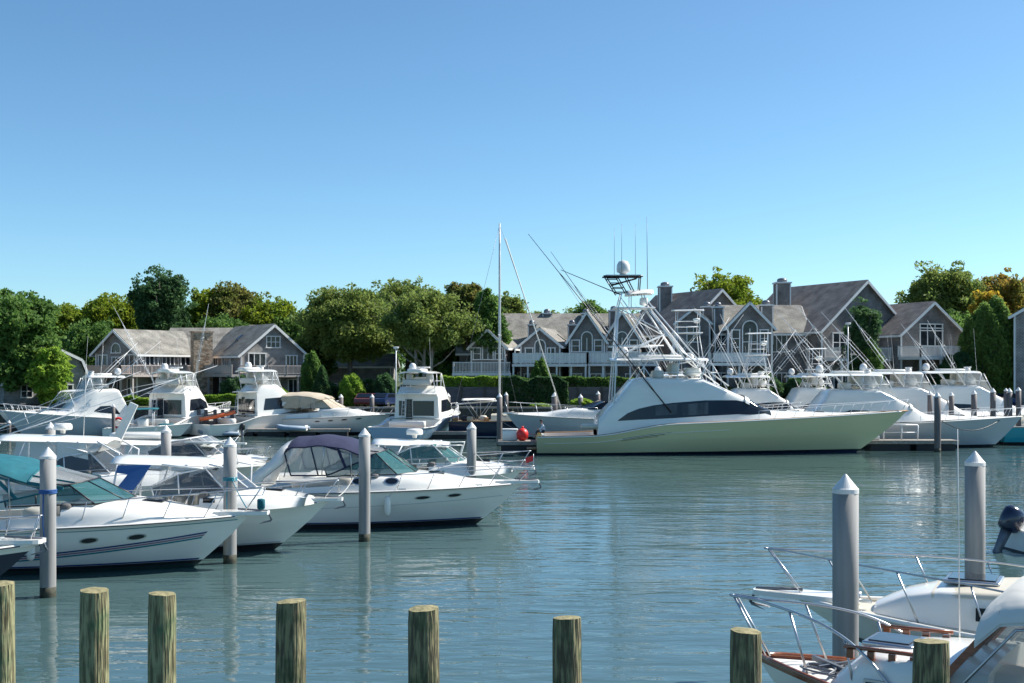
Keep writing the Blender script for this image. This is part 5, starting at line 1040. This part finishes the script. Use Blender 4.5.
for sd in (-1, 1):
    o = MB().box((3.5, sd*(TI.sy(6.75, 1.74)+.0), 1.72), (.46, .05, .2)).build('cabin_window', M['steel'], Ir); MB().box((3.5, sd*(TI.sy(6.75, 1.74)+.012), 1.72), (.4, .05, .15)).build('pane', M['dark'], o)
    b = MB(); 
    for i in range(4): x = 3.2+.24*i; b.bar((x-.04, sd*.70, 2.06), (x+.04, sd*.70, 2.06), .05, .1)
    b.tube([(3.12, sd*.71, 2.14), (4.0, sd*.68, 2.13)], .026, 6); b.build('handrail', M['varn'], Ir)
    b = MB(); P = [(3.15, sd*1.0, 2.0), (2.55, sd*.98, 2.72), (1.2, sd*.95, 2.75), (1.2, sd*1.05, 1.75), (3.0, sd*1.05, 1.75)]
    for p, q_ in zip(P, P[1:]+P[:1]): b.bar(p, q_, .05, .07)
    b.bar((2.2, sd*.98, 2.7), (2.2, sd*1.02, 1.75), .05, .08)
    o = b.build('wheelhouse_side', M['varn'], Ir); MB().add([Vector(p) for p in P], [(0, 1, 2, 3, 4)]).build('pane', M['clr'], o)
b = MB()
for y in (-1.0, -.34, .34, 1.0): b.bar((3.15, y, 2.0), (2.55, y*.97, 2.74), .07, .08)
b.bar((3.15, -1, 2.02), (3.15, 1, 2.02), .09, .09); b.bar((2.55, -.98, 2.74), (2.55, .98, 2.74), .08, .08)
o = b.build('windshield', M['varn'], Ir); MB().grid([[Vector((3.13, -1, 2.04)), Vector((3.13, 1, 2.04))], [Vector((2.55, -.97, 2.72)), Vector((2.55, .97, 2.72))]], 0, False).build('pane', M['clr'], o)
rows = []
for i in range(11):
    f = i/10; x = 2.82-2.6*f; zt = 2.82+.30*math.sin(PI*min(1, .14+f*.7))
    if f < .1: zt -= .2
    rows.append([Vector((x, 1.08*math.sin(a), zt-.34*(1-math.cos(a)))) for a in [PI*(-.5+k/12) for k in range(13)]])
b = MB().grid(rows); b.grid([[p*1-Vector((0, 0, .03)) for p in r_] for r_ in rows]); b.build('canvas_dodger', M['whitec'], Ir)
for sd in (-1, 1):
    b = MB(); b.tube([(3.25, sd*1.1, 1.6), (2.4, sd*1.08, 2.62), (1.9, sd*1.08, 2.64), (1.2, sd*1.1, 1.6)], .018, 6); b.tube([(2.5, sd*1.1, 1.6), (1.9, sd*1.08, 2.64)], .018, 6); b.build('dodger_frame', M['steel'], Ir)
whip(Ir, (3.45, -.95, 1.7), 2.9, (.03, 0), .012)
MB().rbox((2.1, -.4, 1.55), (.5, .5, .7), .1).build('helm_seat', M['varn'], Ir); MB().rbox((2.6, .4, 1.75), (.5, .6, .6), .1).build('cushion_bag', M['seat'], Ir); MB().box((2.9, 0, 1.5), (.1, 1.7, .9)).build('bulkhead', M['teak'], Ir); MB().rbox((.9, 0, 1.3), (.5, 1.8, .8), .1).build('stern_seat', M['seat'], Ir)
for c_ in Ir.children:
    if c_.name not in NR: c_.location.x += 2.9 if c_.name.split('.')[0] not in ('deck_hatch', 'cabin_window', 'handrail') else 3.25
b = MB()
pth = [Vector((7.5+.28*math.cos(a*1.7)+.12*math.cos(a*5.1), .1+.3*math.sin(a*1.3)+.1*math.sin(a*4.3), 1.72+.02*math.sin(a*3))) for a in [i*.16 for i in range(90)]]
b.tube(pth, .014, 5); b.build('anchor_line', M['gpipe'], Ir); MB().bar((7.3, .3, 1.73), (7.9, -.1, 1.76), .05, .06).bar((7.7, .25, 1.73), (7.4, -.15, 1.76), .04, .05).build('anchor', M['gpipe'], Ir)
# skiff at the right edge
t = thing('skiff', 'white skiff stern with tilted dark blue outboard motor at the right edge', 'boat', (X(1015, 35.5), 35.5, 0), R(8))
H = Hull(5.5, 2.0, .62, .85, rake=.8); H.build(t, [(-1, 1), (0, 1), (.08, 0), (1, 0)], [M['gel'], M['bottom']]); H.rail_strip(t, .04, 'gel'); H.deck(t, .6); H.cockpit(t, .02, .6, .25, .15)
outboard(t, -.28, 0, .62, 'navy', 1.15, R(-25), rz=PI); MB().rbox((1.2, -.5, .85), (.9, .8, .5), .12).build('seat', M['seat'], t)
def fender(root, x, H, side=-1, m='gel'):
    t = H.x2t(x); q_ = H.pt(t, .62, side, .13); MB().lathe([(.03, -.34), (.09, -.28), (.115, -.15), (.115, .15), (.09, .28), (.03, .34)], 12, q_).build('fender', M[m], root); MB().tube([q_+Vector((0, 0, .3)), H.pt(t, 1, side, .02)+Vector((0, 0, .1))], .012, 5).build('fender_line', M['whitec'], root)
for rt, H_, xs_ in ((A, HA, (5.2,)), (Bb, HB, (6.0,)), (C, HCc, (2.6, 6.4))):
    for x in xs_: fender(rt, x, H_)
    for sd in (-1, 1):
        for x in (H_.L*.62, H_.L*.86):
            q_ = H_.pt(H_.x2t(x), 1, sd); q_.y *= .93; MB().bar(q_+Vector((-.12, 0, .07)), q_+Vector((.12, 0, .07)), .025, .03).bar(q_+Vector((-.04, 0, 0)), q_+Vector((-.04, 0, .07)), .03, .03).build('cleat', M['steel'], rt)
    HB_ = MB()
    for sd in (-1, 1): HB_.grid([[H_.pt(i/24*.985, r_, sd, .006) for i in range(25)] for r_ in (.155, .19)])
    HB_.build('boot_stripe', M['stripe_b' if rt is not Bb else 'palegrey'], rt)
# ------------------------------------------------------------------ docks
def dock(label, x0, x1, y0, y1, z=.65, th=.22, piles=()):
    b = MB(); b.box(((x0+x1)/2, (y0+y1)/2, z-.03), (x1-x0, y1-y0, .06)); b.box(((x0+x1)/2, y0+.02, z-.13), (x1-x0+.04, .08, .22)); b.box(((x0+x1)/2, y1-.02, z-.13), (x1-x0+.04, .08, .22))
    t = thing('floating_dock', label, 'dock', (0, 0, 0)); b.build('planking', M['dock'], t)
    f = MB(); n = max(1, int((x1-x0)/2.4))
    for i in range(n): xx = x0+(x1-x0)*(i+.5)/n; f.box((xx, (y0+y1)/2, z/2-.22), ((x1-x0)/n*.86, (y1-y0)*.86, z-.1))
    f.build('float', M['float'], t); return t
dock('short floating dock carrying the red buoy at the green yacht stern', X(498, 79.5), X(541, 79.5), 78.6, 80.6, .75)
dock('floating dock under the bow of the green yacht with white rack', X(862, 82), X(952, 82), 80.6, 82.2, .7)
dock('long main walkway dock behind the far left boats', X(-40, 101), X(455, 103), 101.6+3, 103+3, .8)
dock('finger dock beside the flybridge yacht', X(225, 99.4), X(350, 99.4), 98.9, 100.1, .6)
dock('finger dock right of the blue transom boat', X(418, 95), X(470, 95), 94.6, 96, .6)
dock('planked dock with wooden posts beside the stern on boat', X(186, 103), X(236, 103), 101.0, 102.6, 1.15)
dock('long walkway dock behind the right hand fleet', X(640, 110), X(1100, 110), 109.5, 111.2, .9)
t = thing('dock_box', 'white dock box on the short dock beside the red buoy', 'dock box', (X(510, 79.6), 79.6, .75)); MB().rbox((0, 0, .35), (1.0, .7, .7), .06).build('box', M['gel'], t); MB().rbox((0, 0, .74), (1.06, .76, .1), .04).build('lid', M['cap'], t)
t = thing('mooring_buoy', 'bright red round buoy standing on the short dock', 'buoy', (X(522.5, 79.3), 79.3, .76)); MB().lathe([(.1, .0), (.25, .04), (.36, .2), (.4, .42), (.36, .62), (.22, .78), (.08, .84)], 20).build('float', M['red'], t); MB().tube([(0, 0, .82), (0, 0, .96)], .07, 8).build('neck', M['red'], t)
t = thing('dock_rack', 'white tubular dock step rack under the pale grey bow', 'rack', (X(903, 81.4), 81.4, .7)); b = MB()
for x in (-1.3, -.1, 1.0): b.tube([(x, 0, 0), (x, 0, 1.0)], .05, 6)
b.tube([(-1.3, 0, 1.0), (1.0, 0, 1.0)], .05, 6); b.tube([(-1.3, 0, .5), (1.0, 0, .5)], .03, 6); b.build('rack_frame', M['alu'], t); MB().rbox((-2.0, 0, .15), (.7, .6, .3), .04).build('step', M['gel'], t)
# ------------------------------------------------------------------ pilings
def wood_mat(ca=(.31, .30, .16), cb=(.13, .115, .06), g=(.07, .13, .06)):
    m = mat('treated_pile_wood', ca, .9, c2=cb, sc=(30, 30, 3.6), bump=1, bsc=(40, 40, 2.6), detail=10, lo=.42, hi=.58); t = m.node_tree; b = t.nodes['Principled BSDF']
    src = b.inputs['Base Color'].links[0].from_socket; tc = t.nodes.new('ShaderNodeTexCoord'); n = t.nodes.new('ShaderNodeTexNoise'); n.inputs['Scale'].default_value = 3.2; n.inputs['Detail'].default_value = 4; t.links.new(tc.outputs['Object'], n.inputs['Vector'])
    mr = t.nodes.new('ShaderNodeMapRange'); mr.inputs[1].default_value = .48; mr.inputs[2].default_value = .7; t.links.new(n.outputs[0], mr.inputs[0])
    mx = t.nodes.new('ShaderNodeMix'); mx.data_type = 'RGBA'; t.links.new(mr.outputs[0], mx.inputs[0]); t.links.new(src, mx.inputs[6]); mx.inputs[7].default_value = (*g, 1); t.links.new(mx.outputs[2], b.inputs['Base Color']); return m
WM, WM2 = wood_mat(), wood_mat((.26, .235, .125), (.09, .078, .045), (.045, .07, .028)); EG = mat('sawn_end_grain', (.30, .26, .14), .9, c2=(.16, .15, .07), sc=(14, 14, 4), bump=.5)
for px, py, wpx, lb in ((2, 583, 26, 'cut off by the left edge'), (94, 590, 28, 'with bright green streaks, second from the left'), (162, 593, 27, 'greenish grey, just right of the brightest green one'), (287, 601, 30, 'with a dark band near its top, left of the wider one'), (424.5, 609, 31, 'slightly wider at its top, standing alone below the middle grey pile'), (569.5, 618, 29, 'straight and mossy, below the open water in the middle'), (743.5, 630, 31, 'dark and mossy, before the wood trimmed boat bow'), (927, 641, 35, 'the broadest one, before the wood trimmed cabin')):
    s = (py-HY)/2.35; Y = F/s; r = wpx/s/2; t = thing('wood_piling', 'weathered round wood piling '+lb, 'piling', (X(px, Y), Y, -1.2), random.uniform(0, 6), 'weathered wood pilings in the foreground')
    H_ = HC-2.35+1.2; n = 40; b = MB(); rings = []
    lx_, ly_ = random.uniform(-.045, .045), random.uniform(-.03, .03)
    for k in range(31):
        zz = H_*k/30; e = 1.06-.06*k/30-(.035 if k == 30 else 0)
        rings.append([Vector((r*e*(1+.012*math.sin(3*a+px)+.008*math.sin(11*a+px+k*.1)+.01*math.sin(zz*5+a))*math.cos(a)+lx_*k/30, r*e*(1+.012*math.sin(3*a+px)+.008*math.sin(11*a+px+k*.1)+.01*math.sin(zz*5+a))*math.sin(a)+ly_*k/30, zz+((.010*math.sin(a+px)+.002*math.sin(5*a+px)) if k == 30 else 0))) for a in [2*PI*i/n for i in range(n)]])
    b.loft(rings, 0, True, False); b.build('shaft', WM if px < 250 else WM2, t); c = rings[-1]; ctr = sum(c, Vector())/n+Vector((0, 0, .012))
    b = MB(); b.add(c+[ctr+(p-ctr)*.5+Vector((0, 0, .006)) for p in c]+[ctr], [(i, (i+1) % n, n+(i+1) % n, n+i) for i in range(n)]+[(n+i, n+(i+1) % n, 2*n) for i in range(n)]); b.build('end_grain', EG, t)
def sleeve_pile(label, px, top, Y, wpx, far=False, rope=None, group='capped dock pilings'):
    s = F/Y; r = wpx/s/2; zt = Z(top, Y); t = thing('capped_piling', label, 'piling', (X(px, Y), Y, 0), 0, group); ch = r*1.15 if not far else r*1.25
    lx_ = random.uniform(-.012, .012)
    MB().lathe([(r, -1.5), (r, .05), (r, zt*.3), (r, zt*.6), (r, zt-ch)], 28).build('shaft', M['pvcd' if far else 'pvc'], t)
    MB().lathe([(r*1.02, zt-ch-r*.35), (r*1.02, zt-ch), (r*.9, zt-ch+.02), (.012, zt)], 28, sm=False).build('cap', M['cap'], t)
    MB().lathe([(r*1.015, -.6), (r*1.02, .08), (r*1.012, .24)], 24).build('waterline_growth', M['algae'], t)
    if rope:
        zr, mm = rope
        b = MB(); 
        for k in range(3): b.tube([(r*1.04*math.cos(a), r*1.04*math.sin(a), zr+.035*k) for a in [2*PI*i/18 for i in range(18)]], .018, 5, 0, True)
        b.tube([(-.2*r, -r*1.05, zr), (-.25*r, -r*1.1, zr-.7), (.1*r, -r*1.1, zr-1.3)], .014, 5); b.build('rope', M[mm], t)
    return t
for a in (('grey capped piling in front of the teal topped cruiser', 48, 447, 28.3, 15.5, False, (2.45, 'bluec')), ('grey capped piling at the teal topped cruiser bow, with teal rope', 230, 437, 33.3, 13, False, (2.3, 'stripe_t')), ('grey capped piling standing before the navy topped cruiser', 364.5, 428, 37.6, 11.5), ('grey capped piling behind the bow of the navy topped cruiser', 471.5, 422, 46, 9.5), ('tall grey capped piling between the two cabin boats at lower right', 845.5, 474, 17, 25.5), ('tall grey capped piling behind the cream decked cruiser', 975, 451, 22, 19.5),
          ('grey capped piling left of the radome on the white roof', 50.5, 422, 46, 9.5), ('grey capped piling behind the blue slash cruiser roof', 166, 425, 47, 10)):
    sleeve_pile(*a)
for lb, px, top, bt, wp in (('dark piling at the far left edge bow', 9, 420, 437, 4), ('brown piling before the grey yacht, left one', 73, 411, 431, 4), ('brown piling before the grey yacht, middle one', 82, 410, 432, 4), ('brown piling before the grey yacht, right one', 93, 411, 432, 3.5), ('slender dark piling at the grey yacht stern', 113.5, 404, 442, 3.5),
    ('capped piling left of the curved dark yacht window', 266, 395, 435, 4.5), ('capped piling right of the curved dark yacht window', 296, 394, 432, 4.5), ('capped piling before the tan canvas cruiser foredeck', 341, 394, 434, 4.5), ('pale capped piling behind the tan canvas cruiser bow', 372, 394, 428, 4.5), ('capped piling overlapping the blue transom', 417.5, 394, 435, 4.8), ('capped piling right of the blue transom boat', 448, 393, 432, 4.8),
    ('tall capped piling on the short dock by the mast', 499.5, 393, 446, 5.5), ('capped piling just behind the mast', 506, 392, 426, 4.5), ('capped piling between white bow and green stern', 554.5, 392, 438, 6), ('pale capped piling behind the white bow rail', 580.5, 394, 425, 5), ('short capped piling beside the green yacht cabin', 598, 391, 425, 4.5),
    ('brown piling above the green yacht foredeck', 753, 394, 430, 5), ('tall banded piling on the dock by the pale grey bow', 937.5, 392, 452, 6.5), ('dark capped piling behind the moored trio', 930, 391, 444, 5), ('short brown piling above the grey deck', 951.5, 392, 444, 5), ('capped piling left of the bright bush at the right edge', 974, 390, 444, 5.5), ('capped piling in front of the bright bush', 993, 388, 444, 5.5), ('pale capped piling behind the bright bush pilings', 1006, 388, 444, 4), ('dark capped piling right of the bright bush', 1009.5, 388, 444, 5.5), ('rightmost pale capped piling', 1018.5, 387, 444, 5)):
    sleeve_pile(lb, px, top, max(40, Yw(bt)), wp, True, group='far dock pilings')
for i, (px, lb) in enumerate(((188, 'leftmost'), (199, 'second'), (206, 'third'), (215, 'fourth'), (222.5, 'fifth'), (232, 'rightmost'))):
    t = thing('wood_post', 'short brown wood post on the planked dock, %s of the six' % lb, 'post', (X(px, 100.8), 100.8, 0), 0, 'wood posts on the planked dock')
    MB().lathe([(.17, -1), (.16, 1), (.155, Z(410, 100.8)), (.1, Z(410, 100.8)+.03)], 12).build('shaft', M['pvcd'], t)
# ------------------------------------------------------------------ people
def person(label, loc, rz, joints, radii, edges, shirt, trousers, head, hair_c='hair', hipz=.12):
    root = thing('person', label, 'person', loc, rz)
    me = bpy.data.meshes.new('body'); me.from_pydata([Vector(j) for j in joints], edges, []); o = link('body', me, root)
    o.modifiers.new('s', 'SKIN'); sk = me.skin_vertices[0].data
    for i, r_ in enumerate(radii): sk[i].radius = (r_, r_)
    sk[0].use_root = True; o.modifiers.new('d', 'SUBSURF').levels = 2; o.modifiers['d'].render_levels = 2
    dg = bpy.context.evaluated_depsgraph_get(); nm = bpy.data.meshes.new_from_object(o.evaluated_get(dg)); o.modifiers.clear(); o.data = nm
    nm.materials.clear()
    for x in ('skin', shirt, trousers): nm.materials.append(M[x])
    J = [Vector(j) for j in joints]; cls = {0: 2, 1: 1, 2: 1, 3: 0}
    for p in nm.polygons:
        c = p.center; i = min(range(len(J)), key=lambda k: (J[k]-c).length); p.material_index = SEG[i]; p.use_smooth = True
    hd = Vector(head); b = MB(); b.lathe([(.02, -.12), (.06, -.11), (.082, -.04), (.088, .03), (.075, .09), (.03, .118), (.005, .12)], 16, hd); b.lathe([(.012, -.02), (.018, 0), (.006, .03)], 8, hd+Vector((.088, 0, -.01)))
    for sd in (-1, 1): b.lathe([(.01, -.03), (.02, 0), (.01, .03)], 8, hd+Vector((0, sd*.088, 0)))
    b.build('head', M['skin'], root)
    b = MB(); b.lathe([(.092, .0), (.098, .05), (.085, .1), (.03, .132), (.004, .134)], 16, hd+Vector((-.012, 0, .005))); b.build('hair', M[hair_c], root)
    return root
# seated: pelvis, belly, chest, neck, head base, shoulders, arms, legs   (faces +x)
JT = [(0, 0, .12), (.03, 0, .3), (.10, 0, .5), (.15, 0, .62), (.18, 0, .70), (.10, .17, .55), (.2, .22, .34), (.42, .14, .26), (.5, .12, .24), (.10, -.17, .55), (.2, -.22, .34), (.42, -.14, .26), (.5, -.12, .24), (.05, .1, .11), (.45, .14, .2), (.62, .13, -.2), (.74, .13, -.24), (.05, -.1, .11), (.45, -.14, .2), (.62, -.13, -.2), (.74, -.13, -.24)]
RT = [.14, .13, .15, .06, .055, .07, .05, .04, .035, .07, .05, .04, .035, .09, .075, .05, .04, .09, .075, .05, .04]
ET = [(0, 1), (1, 2), (2, 3), (3, 4), (2, 5), (5, 6), (6, 7), (7, 8), (2, 9), (9, 10), (10, 11), (11, 12), (0, 13), (13, 14), (14, 15), (15, 16), (0, 17), (17, 18), (18, 19), (19, 20)]
SEG = [2, 1, 1, 0, 0, 1, 1, 0, 0, 1, 1, 0, 0, 2, 2, 0, 0, 2, 2, 0, 0]
person('person with dark hair in a white shirt sitting at the green yacht stern', (X(544, 79), 78.4, 1.27), PI, JT, RT, ET, 'shirtw', 'shorts', (.21, 0, .8))

# ------------------------------------------------------------------ mooring lines
def line(label, a, b, sag, r=.014, m='whitec'):
    a, b = Vector(a), Vector(b); t = thing('mooring_line', label, 'rope', a); n = 12
    MB().tube([(b-a)*(i/n)+Vector((0, 0, -sag*math.sin(PI*i/n))) for i in range(n+1)], r, 5).build('rope', M[m], t)
line('teal mooring line from the bow of the teal topped cruiser to its piling', (X(248, 32.6), 32.6, 1.55), (X(230, 33.3)+.1, 33.1, 2.35), .05, .016, 'stripe_t')
line('pale mooring line hanging from the navy topped cruiser bow to the piling behind', (X(520, 41.8), 41.9, 1.5), (X(471.5, 46)+.15, 45.9, 2.2), .25)
line('pale mooring line from the blue slash cruiser bow to the middle piling', (X(326, 35.8), 35.9, 1.5), (X(364.5, 37.6)-.18, 37.6, 2.3), .3)
line('dark mooring line from the pale grey bow down to the dock piling', (X(1000, 85), 84.6, 2.0), (X(937.5, 79.5), 79.5, 2.2), .8, .03, 'black')
line('dark mooring line from the green yacht stern to the mast dock piling', (X(537, 79), 78.0, 1.2), (X(499.5, 85), 85, 1.9), .2, .025, 'black')
